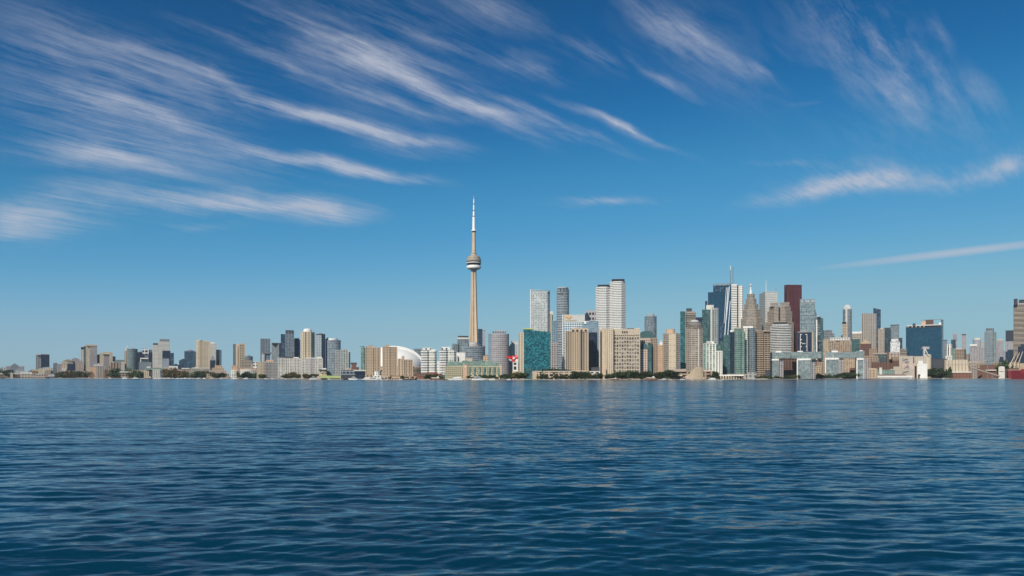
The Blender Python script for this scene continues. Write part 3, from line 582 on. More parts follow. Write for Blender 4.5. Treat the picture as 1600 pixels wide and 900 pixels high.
T('apartment_tower', 'lower stepped glass condominium with curved right shoulder', 75, [('shaft', 'grey/green/3.2,3.1,.6,.6', 532, 544.5, 547.5, D(pier=(8, .8, 1, 'offwhite'))), ('shoulder', 'bluegrey/steel/3.2,3.1,.6,.55', 541, 547.4, 550.5, D(dy=3, k='C'))])
T('ferry_terminal', 'cream tower terminal with lime green roofed pier shed', 6, [('tower', 'cream/dark/6,5,.4,.4', 498.5, 510.5, 578.5, D(xc=503, a=40)), ('tower_roof', 'dark', 498, 511, 577.3, D(yb=578.6, d=22)), ('roof_room', 'white', 503, 510, 575.2, D(yb=577.4, dy=5)), ('shed_wall', 'dark', 507, 528, 590.5, D(dy=3)), ('shed_roof', 'lime', 501, 532, 586.5, D(yb=590.8, ytr=587.5, d=24)), ('gangway', 'pink', 495, 503, 588, D(dy=-3))], cat='terminal')
T('warehouse', 'long navy glazed harbour warehouse with flat roof', 24, [('left_part', 'bluegrey/dark/6,5,.7,.6', 533, 556, 577.8, D(d=40)), ('navy_part', 'navy/navy/5,12,.9,.9', 555, 585.3, 580, D(d=40)), ('roof_line', 'offwhite', 553, 583, 578, D(yb=580.2, dy=4)), ('roof_room', 'tan', 539.5, 549, 575, D(yb=578, dy=8)), ('dark_base', 'dark', 533, 556, 586, D(dy=-2))], cat='warehouse')
T('clock_house', 'red brick turret with dark roof rising above harbour warehouse', 130, [('shaft', 'brick/curtain/5,4,.5,.5', 549, 557, 569), ('roof', 'dark', 548, 557.6, 566.6, D(yb=569.2, d=16)), ('wing', 'rust/curtain/4,4,.4,.5', 555, 561, 574)], cat='building')
# --- centre west
T('apartment_tower', 'pale green glass slab peeping out left of the brown condominiums', 150, [('shaft', 'green/green/3,3.2,.7,.65', 563.8, 571.5, 543.3), ('dark_edge', 'dark', 569.4, 572, 543.6, D(dy=-2))])
br = 'brown ribbed condominium blocks before the white dome'
for lab, x0, xs, x1, yl, yt_, (tx0, tx1, ty) in (('brown ribbed condominium, leftmost and widest of three before the dome', 571.5, 582, 594.2, 541.5, 543.2, (576, 583, 539.2)),
                                 ('brown ribbed condominium standing in the middle of the white dome', 598, 608, 620.2, 541, 542, (602.8, 608, 538.3)),
                                 ('short brown ribbed condominium at the right half of the white dome', 622, 631, 644.5, 560.5, 562, (627.8, 632, 556.2))):
    T('apartment_block', lab, 45, [('left_wing', 'concrete/dark/2.6,2.6,.55,.6', x0, xs + .3, yl, D(dy=3, d=20, pier=(8.8, .7, 1.9, 'concrete'))), ('shaft', 'concrete/dark/2.6,2.6,.55,.6', xs - 1.5, x1, yt_, D(xc=xs + .2, a=62, pier=(8.8, .7, 2.1, 'concrete'))), ('turret', 'taupe', tx0, tx1, ty, D(yb=yl + .5, dy=6)), ('podium', 'concrete/dark/6,5,.5,.4', x0 - 1, x1 + 1, 586, D(dy=-6))], group=br)
T('apartment_tower', 'white round balcony condominium just right of the dome', 60, [('shaft', 'grey/dark/3,3,.6,.5', 658, 671, 547.3, D(k='O', slab=(6, .9, 2.6, 'white'))), ('right_wing', 'offwhite/green/3,3,.6,.6', 670, 682.2, 548, D(dy=3, k='O', slab=(6, .9, 2.4, 'white'))), ('crown', 'white/dark/7,6,.4,.4', 660, 673, 543.2, D(yb=547.5, dy=3)), ('crown_step', 'white', 674, 681, 546, D(yb=548.2, dy=6))], group='white balcony condominiums by the dome')
T('apartment_tower', 'white balcony condominium partly hidden by the pale grid terminal', 70, [('shaft', 'grey/dark/3,3,.6,.5', 687, 700, 546.5, D(k='O', slab=(6, .9, 2.6, 'white'))), ('right_wing', 'offwhite/green/3,3,.6,.6', 699, 713, 547.5, D(dy=3, k='O', slab=(6, .9, 2.4, 'white'))), ('crown', 'white/dark/7,6,.4,.4', 690, 704, 542, D(yb=547, dy=3))], group='white balcony condominiums by the dome')
T('mid_rise', 'dark teal roof block showing above the dome shoulder', 2420, [('shaft', 'steel/teal/4,4,.7,.6', 647, 658.5, 545)])
T('low_house', 'small white tank house between the two white condominiums', 190, [('wall', 'white/dark/5,5,.3,.3', 683, 688.5, 566, D(k='C', top=('dome', 564.5, 'white'))), ('base', 'grey/dark/4,4,.5,.5', 679, 689, 572, D(dy=5))])
T('mid_rise', 'pinkish white windowless box left of the curved grey block', 280, [('shaft', 'white', 711.5, 727, 551, D(unit=False)), ('step', 'offwhite', 709, 715, 556, D(dy=-8))])
T('apartment_tower', 'dark teal twin stepped towers left of the concrete spire tower', 430, [('low_step', 'steel/teal/3.5,3.2,.65,.6/.3,.06', 706.8, 716, 537.3), ('shaft', 'steel/teal/3.5,3.2,.65,.6/.3,.06', 714.8, 733, 527.5, D(dy=6, pier=(9, .8, 1.2, 'bluegrey'))), ('white_band', 'offwhite', 714.6, 733, 527.4, D(yb=529.7, dy=5)), ('cap', 'dark', 715.5, 732, 524.7, D(yb=527.4, dy=10)), ('front_bay', 'bluegrey/green/3.4,3.2,.6,.55', 721, 731, 537, D(dy=-6))])
T('office_block', 'grey curved banded office block at the foot of the spire tower', 230, [('shaft', 'bluegrey/steel/2.8,3.5,.7,.55', 727.3, 758, 541, D(k='C', asp=.6, slab=(3.5, .5, .5, 'bluegrey'))), ('roof_drum', 'pale/dark/3,3,.4,.3', 733, 747, 535, D(yb=541.2, dy=10, k='C'))])
T('apartment_tower', 'grey blue twisted sail shaped tower right of the concrete spire', 380, [('dark_side', 'navy/blue/3,3.3,.75,.6', 747, 753.3, 514.3, D(dy=-2)), ('shaft', 'mauve/sky/3,3.3,.65,.55', 752.5, 758.7, 515, D(slab=(6.6, .4, .5, 'bluegrey')))])
T('low_house', 'small peach brick annex behind the pale grid terminal', 150, [('shaft', 'peach/dark/4,4,.3,.4', 755, 767.3, 556.3), ('step', 'cream', 728, 738, 560, D(dy=8))])
# --- pale grid terminal with individual windows
T('office_tower', 'grey banded cylinder tower with stepped crown near the red flag', 130, [('shaft', 'mauve/steel/3,3.2,.7,.5', 766, 795.3, 521.5, D(k='C', asp=.6, slab=(3.2, .5, .9, 'mauve'))), ('left_glass', 'bluegrey/sky/3,3.2,.75,.65', 762.8, 768, 521.8, D(dy=6)), ('crown', 'bluegrey/dark/4,4,.5,.4', 769, 791, 518, D(yb=521.7, dy=8)), ('top_room', 'mauve', 773.5, 788, 516, D(yb=518, dy=12))])
T('office_tower', 'pale grey building with arched doorway base behind the red flag', 170, [('shaft', 'pale/sky/4,3.4,.55,.5', 797, 810.5, 538), ('upper_step', 'pale', 799, 809.5, 533, D(yb=538.2, dy=4)), ('left_pier', 'pale', 795.3, 799, 541, D(dy=-4)), ('lower_frame', 'white/dark/9,12,.45,.7', 800, 809.5, 566, D(dy=-9)), ('base', 'cream', 797, 812, 580, D(dy=-12))])
T('hotel', 'bright teal glass slab block with cream end wall', 55, [('end_wall', 'cream/dark/4,3.1,.35,.5', 810.6, 818.5, 519.5, D(d=26, dy=1)), ('shaft', 'aqua/aqua/2.3,2.2,.85,.8/.3,.12', 817.8, 860.3, 514.5, D(ytr=519, d=24)), ('lime_roof', 'lime', 817, 834, 512.7, D(yb=514.6, dy=3)), ('lime_patch', 'lime', 844.5, 849, 516.2, D(yb=518.6, dy=3)), ('lower_bay', 'teal/aqua/3,3.1,.7,.6', 822, 834, 576, D(dy=-10))], cat='building')
T('apartment_tower', 'tall pale glass tower with sloped roof edge behind teal slab', 420, [('shaft', 'pale/pale/3,3.2,.62,.66/.2,.06', 828.8, 855.5, 455.5, D(dy=0)), ('roof_screen', 'pale/sky/3,4,.8,.8', 828.8, 858.4, 452, D(yb=456, ytr=454, d=20)), ('curved_side', 'steel/steel/3,3.2,.65,.6/.3,.05', 853.5, 859.2, 453.6, D(dy=3, k='C')), ('pale_edge', 'white', 828.4, 829.8, 452.2, D(dy=-.6))])
T('mid_rise', 'beige stepped rear tower behind the tall pale glass one', 640, [('shaft', 'cream/dark/4,3.4,.4,.5', 857, 862.5, 491), ('upper_step', 'offwhite', 858, 864, 486.5, D(dy=8, d=20))])
T('office_tower', 'light blue glass slab between pale tower and round striped tower', 320, [('shaft', 'bluegrey/sky/3.5,3.6,.85,.8/.5,.03', 861.8, 870.5, 501)])
T('apartment_tower', 'dark banded lower tower left of the round striped tower', 200, [('shaft', 'mauve/dark/4,3.2,.6,.55', 862.3, 871.5, 535, D(slab=(3.2, .6, .7, 'mauve')))])
T('apartment_tower', 'tall round striped grey tower with ring crown', 270, [('shaft', 'bluegrey/steel/2.8,3.3,.75,.6', 869.7, 889.2, 452.3, D(k='C', asp=.8, slab=(6.6, .55, .9, 'pale'))), ('crown', 'steel/steel/2.8,8,.7,.8', 870.5, 888.4, 450.2, D(yb=461, dy=-.9, k='C', asp=.8, cap=False)), ('ring', 'pale', 871, 888, 448.3, D(yb=449.5, k='C', asp=.8)), ('inner_drum', 'grey', 874, 885, 448.8, D(yb=452.5, dy=5, k='C'))])
th, Y = T('office_tower', 'white blue glass headquarters with orange emblem and white lettering band', 128, [('shaft', 'white/sky/3.6,3.8,.82,.75/.5,.02', 879, 920, 502.5), ('sign_storey', 'pale', 879, 914, 491.8, D(yb=502.4, d=24)), ('right_part', 'bluegrey/sky/3.6,3.8,.85,.8/.4,.02', 904, 935, 501.5, D(dy=-3, yb=525)), ('left_edge', 'white', 878.7, 880.2, 491.6, D(dy=-1)), ('top_box', 'mauve/dark/5,8,.7,.5', 915.5, 931, 485.5, D(yb=501.5, dy=8)), ('dark_box', 'navy', 913.6, 919.4, 491, D(yb=501, dy=2)), ('grey_wing', 'bluegrey', 928, 936, 512, D(dy=-6)), ('navy_glass', 'navy/navy/3.5,3.8,.85,.8', 919.4, 932.4, 519.5, D(dy=-9)), ('white_panel', 'white', 912.6, 916.2, 501.8, D(yb=506, dy=-5))])
# emblem: an orange flame shape beside white letters
def sign_plate(th, name, pts, Y, mat, t=.5, mid=None):
    mb = MB(); k = TX(mid) if mid else th.location[0] / th.location[1]; C = (k * (Y - t), Y - t); A = []
    for px, py in pts:
        h_ = hit(C, (1, -k), px); A.append((h_[0], h_[1], WZ(py, h_[1])))
    B = [(a[0] + k * t, a[1] + t, a[2]) for a in A]
    mb.face(A); mb.face(B[::-1])
    for i in range(len(A)):
        j = (i + 1) % len(A); mb.face([A[j], A[i], B[i], B[j]])
    return part(name, mb, mat, th)
ORANGE = plain('orange_sign', (.66, .36, .15), .5); WHITE = FM('white'); REDP = plain('red_paint', (.62, .02, .03), .5)
sign_plate(th, 'orange_emblem', [(883, 495.8), (885, 493.2), (888, 492.6), (891, 493), (893.5, 495.2), (891.6, 496.4), (890, 498.4), (887.6, 498), (886.6, 496.6)], Y - 1, ORANGE, mid=896.5)
sign_plate(th, 'white_lettering', [(881.5, 497.2), (886, 497.8), (888, 499.4), (900, 499), (900, 501), (884, 501.2), (882, 498.6)], Y - 1, FM('cream'), mid=896.5)
T('hotel', 'brown gridded hotel tower with pale edge pier', 60, [('left_face', 'brown/dark/2.8,3.1,.5,.55', 883.6, 894, 517.5, D(dy=5, pier=(5.6, .8, 1.1, 'tan'))), ('shaft', 'tan/dark/2.8,3.1,.5,.5', 892.5, 919.3, 514.5, D(pier=(6.2, .8, 1.1, 'concrete'), d=26)), ('top_storey', 'concrete/dark/6.4,9,.5,.55', 892.8, 919, 512.8, D(yb=518.2, dy=-.8)), ('dark_recess', 'dark/dark/4,3.1,.6,.5', 907, 912, 519, D(dy=-1.2, yb=580)), ('base', 'concrete/dark/6,5,.5,.5', 893, 920, 579, D(dy=-3))], cat='hotel')
T('podium', 'low sloping lattice podium of tan concrete beside hotel tower', 24, [('wall', 'concrete/dark/7.5,5.5,.7,.6', 838, 893, 580.5, D(d=22)), ('roof_line', 'pale', 834.5, 893, 579.6, D(yb=580.8, d=24)), ('sloped_end', 'concrete', 832, 839, 580.2, D(dy=2, d=14, top=None)), ('roof_garden', 'dark', 842, 893, 578.7, D(yb=579.8, dy=12, cap=False))], cat='building')
T('podium', 'low cream podium wing linking hotel tower and cream hotel', 60, [('wall', 'offwhite/dark/8,5,.6,.4', 918, 938, 580.2, D(d=20)), ('dark_recess', 'dark', 919.5, 937, 574, D(dy=12))], cat='building')
ic = 'twin tall white balcony towers'
T('apartment_tower', 'shorter of two tall white balcony towers with black cap', 400, [('shaft', 'steel/dark/3.4,3,.6,.5', 931.2, 953, 447.6, D(k='O', slab=(4.8, 1.0, 2.9, 'white'))), ('cap', 'black', 934, 952.4, 444.8, D(yb=447.6, dy=3))], group=ic)
T('apartment_tower', 'taller of two tall white balcony towers with black cap', 392, [('shaft', 'steel/dark/3.4,3,.6,.5', 953.4, 977.3, 440, D(k='O', slab=(4.8, 1.0, 2.9, 'white'))), ('cap', 'black', 956, 975.8, 436, D(yb=440, dy=3))], group=ic)
# --- cream harbour hotel, windows one by one
def windows(th, p, q, z0, z1, nc, nr, fx, fy, mat, name='window', skip=None, proud=.06):
    """glazed openings on the wall that runs from p to q"""
    L = math.dist(p, q); cw = L / nc; ch = (z1 - z0) / nr; me = None; ang = math.atan2(q[1] - p[1], q[0] - p[0])
    for r in range(nr):
        for c in range(nc):
            if skip and skip(c, r): continue
            f = (c + .5) / nc
            if me is None:
                o = MB().box(-cw * fx / 2, cw * fx / 2, -proud, .2, -ch * fy / 2, ch * fy / 2).build(name, mat, th); me = o.data
            else:
                o = bpy.data.objects.new(name, me); COL.objects.link(o); o.parent = th
            o.location = (p[0] + (q[0] - p[0]) * f - th.location[0], p[1] + (q[1] - p[1]) * f - th.location[1], z0 + ch * (r + .5) - th.location[2]); o.rotation_euler = (0, 0, ang)
WIN = FM('black'); WINC = FM('dark/curtain/2.6,2.6,.97,.97/.0,.05')
th = empty('hotel', (WX(968, SY(968) + 55), SY(968) + 55, GZ), 'big cream hotel block with dark window grid and notched corner', 'hotel'); Y = SY(968) + 55
o, P, z0, z1 = blk(th, 'left_wing', 'cream/curtain/3.2,3.1,.35,.5', 937.2, 957.5, 514.5, Y, pier=None)
blk(th, 'corner_pier', 'gold', 940.8, 946.5, 513.8, Y - 1.2, d=6); blk(th, 'dark_window_strip', 'dark/dark/4,3.1,.7,.5', 937.8, 940, 518, Y - .6, d=6, cap=False)
blk(th, 'balcony_strip', 'taupe/grey/3,3.1,.6,.5', 951, 955.5, 520, Y - .7, d=6, cap=False)
blk(th, 'centre_pier', 'gold', 955.3, 958.3, 513.5, Y - 1.4, d=6)
o, P, z0, z1 = blk(th, 'main_wing', 'hotelwall', 957.5, 1000.2, 514.2, Y + 2, d=26)  # duller than the left wing's cream and gold: dimmer front put into colour
p, q = [w for w in sorted(P, key=lambda s: math.hypot(*s))[:2]]
p, q = (p, q) if p[0] < q[0] else (q, p)
lerp = lambda f: (p[0] + (q[0] - p[0]) * f, p[1] + (q[1] - p[1]) * f)
windows(th, lerp(.03), lerp(.97), WZ(583, Y), WZ(525.8, Y), 10, 10, .72, .68, WINC, proud=.5)
windows(th, lerp(.32), lerp(.56), WZ(521, Y), WZ(517, Y), 3, 1, .62, .9, FM('black'), proud=.5, name='recess')
windows(th, lerp(.05), lerp(.97), WZ(525.5, Y), WZ(522.5, Y), 12, 1, .6, .6, WIN, proud=.4)
blk(th, 'rooftop_plant', 'dark', 979, 991, 512.8, Y + 14, yb=514.2); blk(th, 'right_room', 'cream', 992, 1000, 512.6, Y + 10, yb=514.2)
blk(th, 'base', 'tan/dark/6,4,.5,.5', 939, 1000, 585, Y - 3, d=6)
blk(th, 'buttress', 'gold', 943.5, 946.8, 576, Y - 8, d=8)
T('office_tower', 'blue grey curved glass tower with ragged crown between hotels', 600, [('shaft', 'bluegrey/steel/3,3.3,.7,.6/.3,.05', 1007, 1026, 494, D(k='C', slab=(6.6, .5, .6, 'bluegrey'))), ('crown', 'pale/steel/2.5,5,.5,.7', 1010.5, 1022.5, 490.5, D(yb=494.2, dy=6, k='C'))])
T('office_block', 'pinkish brick offices with dark teal barrel vaults', 70, [('lower_block', 'pink/dark/3.4,3.6,.5,.5', 999.5, 1012.4, 545.5, D(top=('vault', 536, 'teal'))), ('teal_spine', 'teal/teal/3,3.6,.7,.6', 1012, 1018.2, 536, D(dy=2)), ('upper_block', 'pink/dark/3.4,3.6,.5,.5', 1000, 1017.5, 528.5, D(dy=30)), ('upper_vault', 'teal', 1000, 1021, 521, D(yb=528.3, dy=32, top=('vault', 517, 'teal'), cap=False)), ('right_block', 'brown/dark/3.2,3.6,.5,.5', 1018, 1027.3, 528.3, D(dy=14)), ('teal_side', 'teal/teal/3,3.6,.7,.6', 1016.5, 1022, 524, D(dy=24))])
T('office_block', 'peach stone building with small white dome turret', 250, [('shaft', 'peach/curtain/3.5,3.5,.4,.5', 1026.5, 1038, 539), ('turret', 'white', 1030.5, 1036, 535, D(yb=539, k='C', dy=3, top=('dome', 531.5, 'pale')))])
T('apartment_tower', 'eight sided grey beige tower with plain pale centre', 90, [('shaft', 'taupe/grey/5,3,.8,.5', 1036, 1062.5, 521, D(k='O')), ('pale_face', 'cream/grey/6,9,.15,.2', 1045, 1056, 521.4, D(dy=-.5, d=4, cap=False)), ('crown', 'peach', 1041, 1054.5, 514.3, D(yb=521, k='C', dy=9))])
T('apartment_tower', 'eight sided beige tower with round rooftop restaurant', 70, [('shaft', 'taupe/grey/5,3,.8,.5', 1071.5, 1098.5, 513.5, D(k='O')), ('pale_face', 'offwhite/grey/6,9,.15,.2', 1081.5, 1092.5, 514, D(dy=-.5, d=4, cap=False)), ('restaurant_ring', 'taupe/dark/3,2.2,.9,.6', 1074.5, 1097.8, 506, D(yb=513, k='C', dy=-2, asp=1, cap=False)), ('restaurant_top', 'grey/dark/3,2.2,.9,.5', 1076, 1096, 502.5, D(yb=506, k='C', dy=1, asp=1)), ('top_drum', 'pale', 1079.5, 1091.5, 500, D(yb=502.6, k='C', dy=6))])
T('apartment_tower', 'teal and grey banded tower behind the round restaurant tower', 200, [('shaft', 'taupe/dark/40,3.1,.99,.55', 1071, 1087, 487, D(slab=(6.2, .9, .7, 'grey'))), ('glass_side', 'teal/aqua/3,3.1,.75,.65', 1062.8, 1071, 486.8, D(dy=-3)), ('white_edge', 'offwhite', 1069.8, 1071.4, 486.3, D(dy=-4, d=8)), ('top_box', 'dark', 1072.3, 1081, 482, D(yb=487, dy=5))])
T('office_tower', 'low dark bar of a tower behind the restaurant tower', 520, [('shaft', 'navy/navy/3.5,3.6,.8,.7', 1085, 1099, 496)])
T('apartment_tower', 'teal glass tower with white central spine right of restaurant tower', 150, [('left_glass', 'teal/teal/3,3.2,.8,.65', 1097, 1110, 484, D(slab=(9.6, .4, .5, 'teal'))), ('shaft', 'offwhite/grey/3,3.2,.3,.4', 1109, 1113, 478.5, D(dy=-1.5)), ('right_glass', 'grey/teal/3,3.2,.65,.6', 1112, 1122.3, 481.5, D(dy=1)), ('crown', 'offwhite', 1103.5, 1115, 477, D(yb=484, dy=4)), ('chimney', 'navy', 1101.8, 1105.3, 470.8, D(dy=12, d=8, yb=486))])
# --- financial core
core = 2330
T('office_tower', 'dark blue glass tower with stepped back upper block', core + 120, [('front_block', 'navy/cobalt/3.6,3.9,.85,.8/.5,.03', 1106.2, 1132, 456.5), ('shaft', 'navy/blue/3.6,3.9,.85,.8/.5,.03', 1114.3, 1138.5, 444.8, D(dy=25)), ('roof_screen', 'bluegrey/sky/4,6,.6,.9', 1114, 1138.8, 442.8, D(yb=446, dy=22, d=20))])
th, Y = T('office_tower', 'slanting blue faceted glass tower with white diagonal lines', core + 60, [('shaft', 'navy/cobalt/3.6,3.9,.85,.8/.6,.04', 1131, 1142.6, 446.5, D(d=30)), ('teal_edge', 'teal/aqua/3.6,3.9,.85,.8', 1139.5, 1143.3, 443.5, D(dy=6)), ('lower_glass', 'navy/blue/3.6,3.9,.85,.8/.5,.04', 1124.5, 1131, 500, D(dy=8))])
for pts in ([(1130.2, 548), (1131.6, 548), (1138.2, 449), (1137, 449)], [(1135, 545), (1136.2, 545), (1141.6, 470), (1140.6, 470)], [(1134.2, 500), (1135.2, 500), (1140.4, 447), (1139.4, 447)], [(1131, 505), (1131.8, 505), (1135.4, 449), (1134.6, 449)]):
    sign_plate(th, 'diagonal_brace', pts, Y - .6, FM('sky_white'), t=1.2, mid=1136.8)
th, Y = T('office_tower', 'white marble banded tower with dark groove and twin masts', core + 30, [('shaft', 'white/dark/90,3.9,.999,.38', 1142.6, 1151.8, 444.5, D(d=30)), ('dark_groove', 'black', 1151.4, 1153.8, 445.5, D(dy=2.5, d=30, cap=False)), ('right_wing', 'white/dark/3,3.9,.5,.42', 1153.4, 1160.2, 446.5, D(dy=.8, d=30)), ('corner_groove', 'mauve/dark/90,3.9,.999,.5', 1158.5, 1161, 447.5, D(dy=3, d=24))])
for px_, yt_, lab in ((1141.3, 415, 'white_tip'), (1145.3, 417, None)):
    y2 = Y + 12; mb = MB(); mb.tube((WX(px_, y2), y2, WZ(446, y2)), (WX(px_, y2), y2, WZ(422 if lab else yt_, y2)), 1.5, 1.2)
    ms = part('antenna_mast', mb, FM('steel'), th)
    if lab: part('mast_tip', MB().tube((WX(px_, y2), y2, WZ(422, y2)), (WX(px_, y2), y2, WZ(415, y2)), 1.4, .9), FM('white'), th, parent=ms)
gs = 'granite/grey/4,3.2,.8,.5'
th, Y = T('office_tower', 'stepped granite tower crowned by a ball topped spire', core - 40, [('lower_shaft', gs, 1157.5, 1190.5, 497, D(k='O')), ('shaft', gs, 1160.5, 1188, 483.5, D(dy=3, k='O')), ('second_step', gs, 1162.5, 1185, 475, D(dy=7, yb=485, k='O')), ('third_step', gs, 1165, 1182, 467, D(dy=10, yb=476, k='O')), ('top_step', gs, 1167.3, 1179.3, 459.3, D(dy=13, yb=468, k='O'))])
y2 = Y + 28; c = (WX(1173, y2), y2, 0)
part('spire', MB().lathe((c[0], c[1], WZ(459.5, y2)), [(5, 0), (4.2, 6), (2.6, 14), (2.2, 22), (1, 24)], n=12), FM('white'), th)
b = part('spire_ball', MB().lathe((c[0], c[1], WZ(445.8, y2)), [(.1, -4.4), (2.5, -3.8), (4.2, -1.6), (4.4, 0), (4.0, 2), (2.4, 3.8), (1, 4.5), (.3, 8)], n=16), FM('pale'), th)
th, Y = T('office_tower', 'light grey tower with red logo and white mast', core + 90, [('shaft', 'pale/grey/2.2,3.9,.5,.45', 1186.3, 1214.6, 460, D(xc=1204.8, a=26))])
part('red_logo', MB().lathe((0, 0, 0), [(.1, -.3), (4.0, -.3), (4.0, .3)], n=16), REDP, th)
lg = th.children[-1] if th.children[-1].name.startswith('red_logo') else [c for c in th.children if c.name.startswith('red_logo')][0]
lg.data.transform(__import__('mathutils').Matrix.Translation(th.location))
C_ = (WX(1204.8, Y), Y); vw = math.atan(TX(1204.8)); h_ = hit(C_, (-cos(R(26) - vw), sin(R(26) - vw)), 1190.3); lg.location = (h_[0] - th.location[0] - .6, h_[1] - th.location[1] - 1.2, WZ(464.2, h_[1]) - th.location[2]); lg.rotation_euler = (R(90), 0, -(R(26) - vw))
for px_, yt_, mt in ((1197, 438, 'white'), (1212.4, 449, 'steel')):
    y2 = Y + 20; part('antenna_mast', MB().tube((WX(px_, y2), y2, WZ(463, y2)), (WX(px_, y2), y2, WZ(yt_, y2)), 1.3, .6), FM(mt), th)
T('office_tower', 'broad stepped granite tower left of the red slab', core - 60, [('lower_shaft', gs, 1196, 1240.5, 503, D(k='O')), ('shaft', gs, 1199, 1238, 486.5, D(dy=4, k='O')), ('upper_step', gs, 1201.5, 1235.5, 478.5, D(dy=8, yb=488, k='O')), ('left_crown', gs, 1203.5, 1216, 473, D(dy=14, yb=479)), ('right_crown', gs, 1219, 1233.5, 472.5, D(dy=14, yb=479)), ('centre_notch', 'black', 1216.6, 1218.6, 480, D(dy=-.5, d=4, yb=500, cap=False)), ('dark_louvre', 'dark', 1208, 1230.5, 503.3, D(dy=-90, yb=520, d=20))])
T('office_tower', 'dark red granite slab tower', core + 20, [('shaft', 'red/dark/2.1,60,.42,.98', 1225.3, 1252.8, 446.4, D(xc=1248.4, a=18)), ('rooftop_screen', 'red', 1241, 1250, 445.2, D(yb=448, dy=8))])
T('apartment_tower', 'teal glass tower with swept curved top beside the red slab', core - 120, [('shaft', 'bluegrey/green/3.2,3.3,.6,.6/.25,.06', 1249.8, 1273.3, 467, D(ytr=469, slab=(13.2, .5, .6, 'teal'))), ('curved_side', 'bluegrey/blue/3.2,3.3,.7,.6', 1272, 1276.5, 478, D(dy=4, ytr=500)), ('crown', 'steel/pale/4,7,.6,.6', 1250, 1273, 467.5, D(yb=476, dy=-1, d=6, cap=False)), ('white_edge', 'white/dark/3,3.3,.3,.4', 1275, 1277, 500, D(dy=-2, d=10))])
T('office_tower', 'two tone slab of dark stripes and teal glass right of swept tower', core + 30, [('shaft', 'navy/steel/90,3.8,.999,.55', 1274.3, 1282, 495), ('teal_side', 'teal/teal/3,3.8,.8,.7', 1281, 1286.2, 495.8, D(dy=3, ytr=498))])
th, Y = T('office_tower', 'navy tower outlined with white bracket marks and tan edge', core - 260, [('shaft', 'navy/navy/3.4,3.8,.8,.7', 1245.8, 1268.2, 518.5), ('tan_edge', 'tan', 1267.5, 1270.6, 518.8, D(dy=-2)), ('base_band', 'steel', 1246, 1268, 518, D(yb=519.5, dy=-.5))])
for (xa, ya, xb, yb_) in ((1250.2, 522, 1251, 549), (1260.5, 522, 1261.3, 549), (1250.2, 522, 1253, 523), (1258.5, 522, 1261.3, 523), (1251, 530, 1253, 531), (1251, 535, 1253, 536), (1253, 536.5, 1258.5, 537.2), (1259, 541, 1261, 542), (1251, 541, 1253, 542)):
    sign_plate(th, 'white_bracket', [(xa, yb_), (xb, yb_), (xb, ya), (xa, ya)], Y - .5, WHITE, mid=1257)
T('mid_rise', 'grey glass block with light top between slab and slim tan tower', 500, [('shaft', 'steel/steel/3.6,3.8,.7,.6', 1286.3, 1300.3, 516), ('step', 'bluegrey/steel/3.6,3.8,.7,.6', 1299, 1304, 521, D(dy=10))])
T('warehouse', 'massive brown brick building with light grey upper storeys', 300, [('wall', 'brown/curtain/4.2,4,.5,.55', 1286, 1330.5, 532.3, D(d=40)), ('left_part', 'tan/curtain/4.2,4,.5,.5', 1286, 1296, 530.3, D(dy=-2)), ('grey_top', 'pale/dark/5,5,.4,.4', 1297, 1328, 527.3, D(yb=532.5, dy=10)), ('dark_hut', 'dark', 1314, 1317, 524, D(yb=527.5, dy=14)), ('dark_hut', 'black', 1305.5, 1312, 532, D(yb=534, dy=-.4, d=3, cap=False))], cat='building')
T('apartment_tower', 'slim tan tower with black hat', 420, [('shaft', 'tan/dark/90,3.4,.999,.25', 1316.3, 1323, 505), ('cap', 'black', 1315.8, 1322.4, 503, D(yb=505.6, dy=-.5))])
T('apartment_tower', 'round topped grey tower behind the slim tan one', 560, [('shaft', 'steel/steel/3,3.4,.7,.55', 1317, 1331, 483, D(k='C', slab=(6.8, .4, .5, 'bluegrey'), top=('dome', 475.5, 'pale'))), ('pale_rib', 'pale', 1321, 1324, 480, D(dy=-1.2, d=5))])
T('mid_rise', 'teal block below white roofed box right of round topped tower', 420, [('shaft', 'teal/teal/3.4,3.6,.7,.6', 1330, 1343.5, 530), ('upper_block', 'taupe/green/3.4,3.6,.6,.5', 1331, 1346, 521, D(dy=20)), ('white_top', 'white', 1331.5, 1346.5, 518.2, D(yb=521.2, dy=19))])
T('apartment_tower', 'grey beige ribbed tower with navy rounded one behind', 500, [('shaft', 'taupe/grey/3,3.3,.5,.55', 1346.5, 1368.8, 490.5, D(pier=(7, .7, .9, 'pale'), xc=1366, a=15))])
T('apartment_tower', 'navy tower with slanted rounded top', 640, [('shaft', 'navy/blue/3.2,3.4,.75,.7', 1364.5, 1376.2, 481, D(ytr=485)), ('lower_side', 'bluegrey/blue/3.2,3.4,.7,.6', 1374, 1382, 513, D(dy=-20))])
T('house_block', 'dark brown gabled brick block below grey ribbed tower', 330, [('wall', 'rust/dark/4,4,.4,.5', 1344, 1361.5, 537, D(top=('gable', 530, 'tan'))), ('side', 'brown/dark/4,4,.4,.5', 1358, 1370, 545, D(dy=-10))], cat='building')
T('apartment_tower', 'beige grey tower left of dark twin blocks', 440, [('shaft', 'taupe/grey/3,3.3,.55,.55', 1371.8, 1382, 514)])
T('apartment_tower', 'dark teal tower beside the beige grey one', 450, [('shaft', 'navy/teal/3,3.3,.7,.6', 1381, 1392.3, 514.3), ('cap', 'dark', 1382, 1391, 512, D(yb=514.5, dy=4))])
T('apartment_tower', 'slate grey tower above the white patterned screen', 520, [('shaft', 'bluegrey/steel/3,3.3,.65,.55', 1391, 1404.8, 508.2), ('cap', 'teal', 1391.5, 1404.5, 507, D(yb=508.6, dy=-.4))])
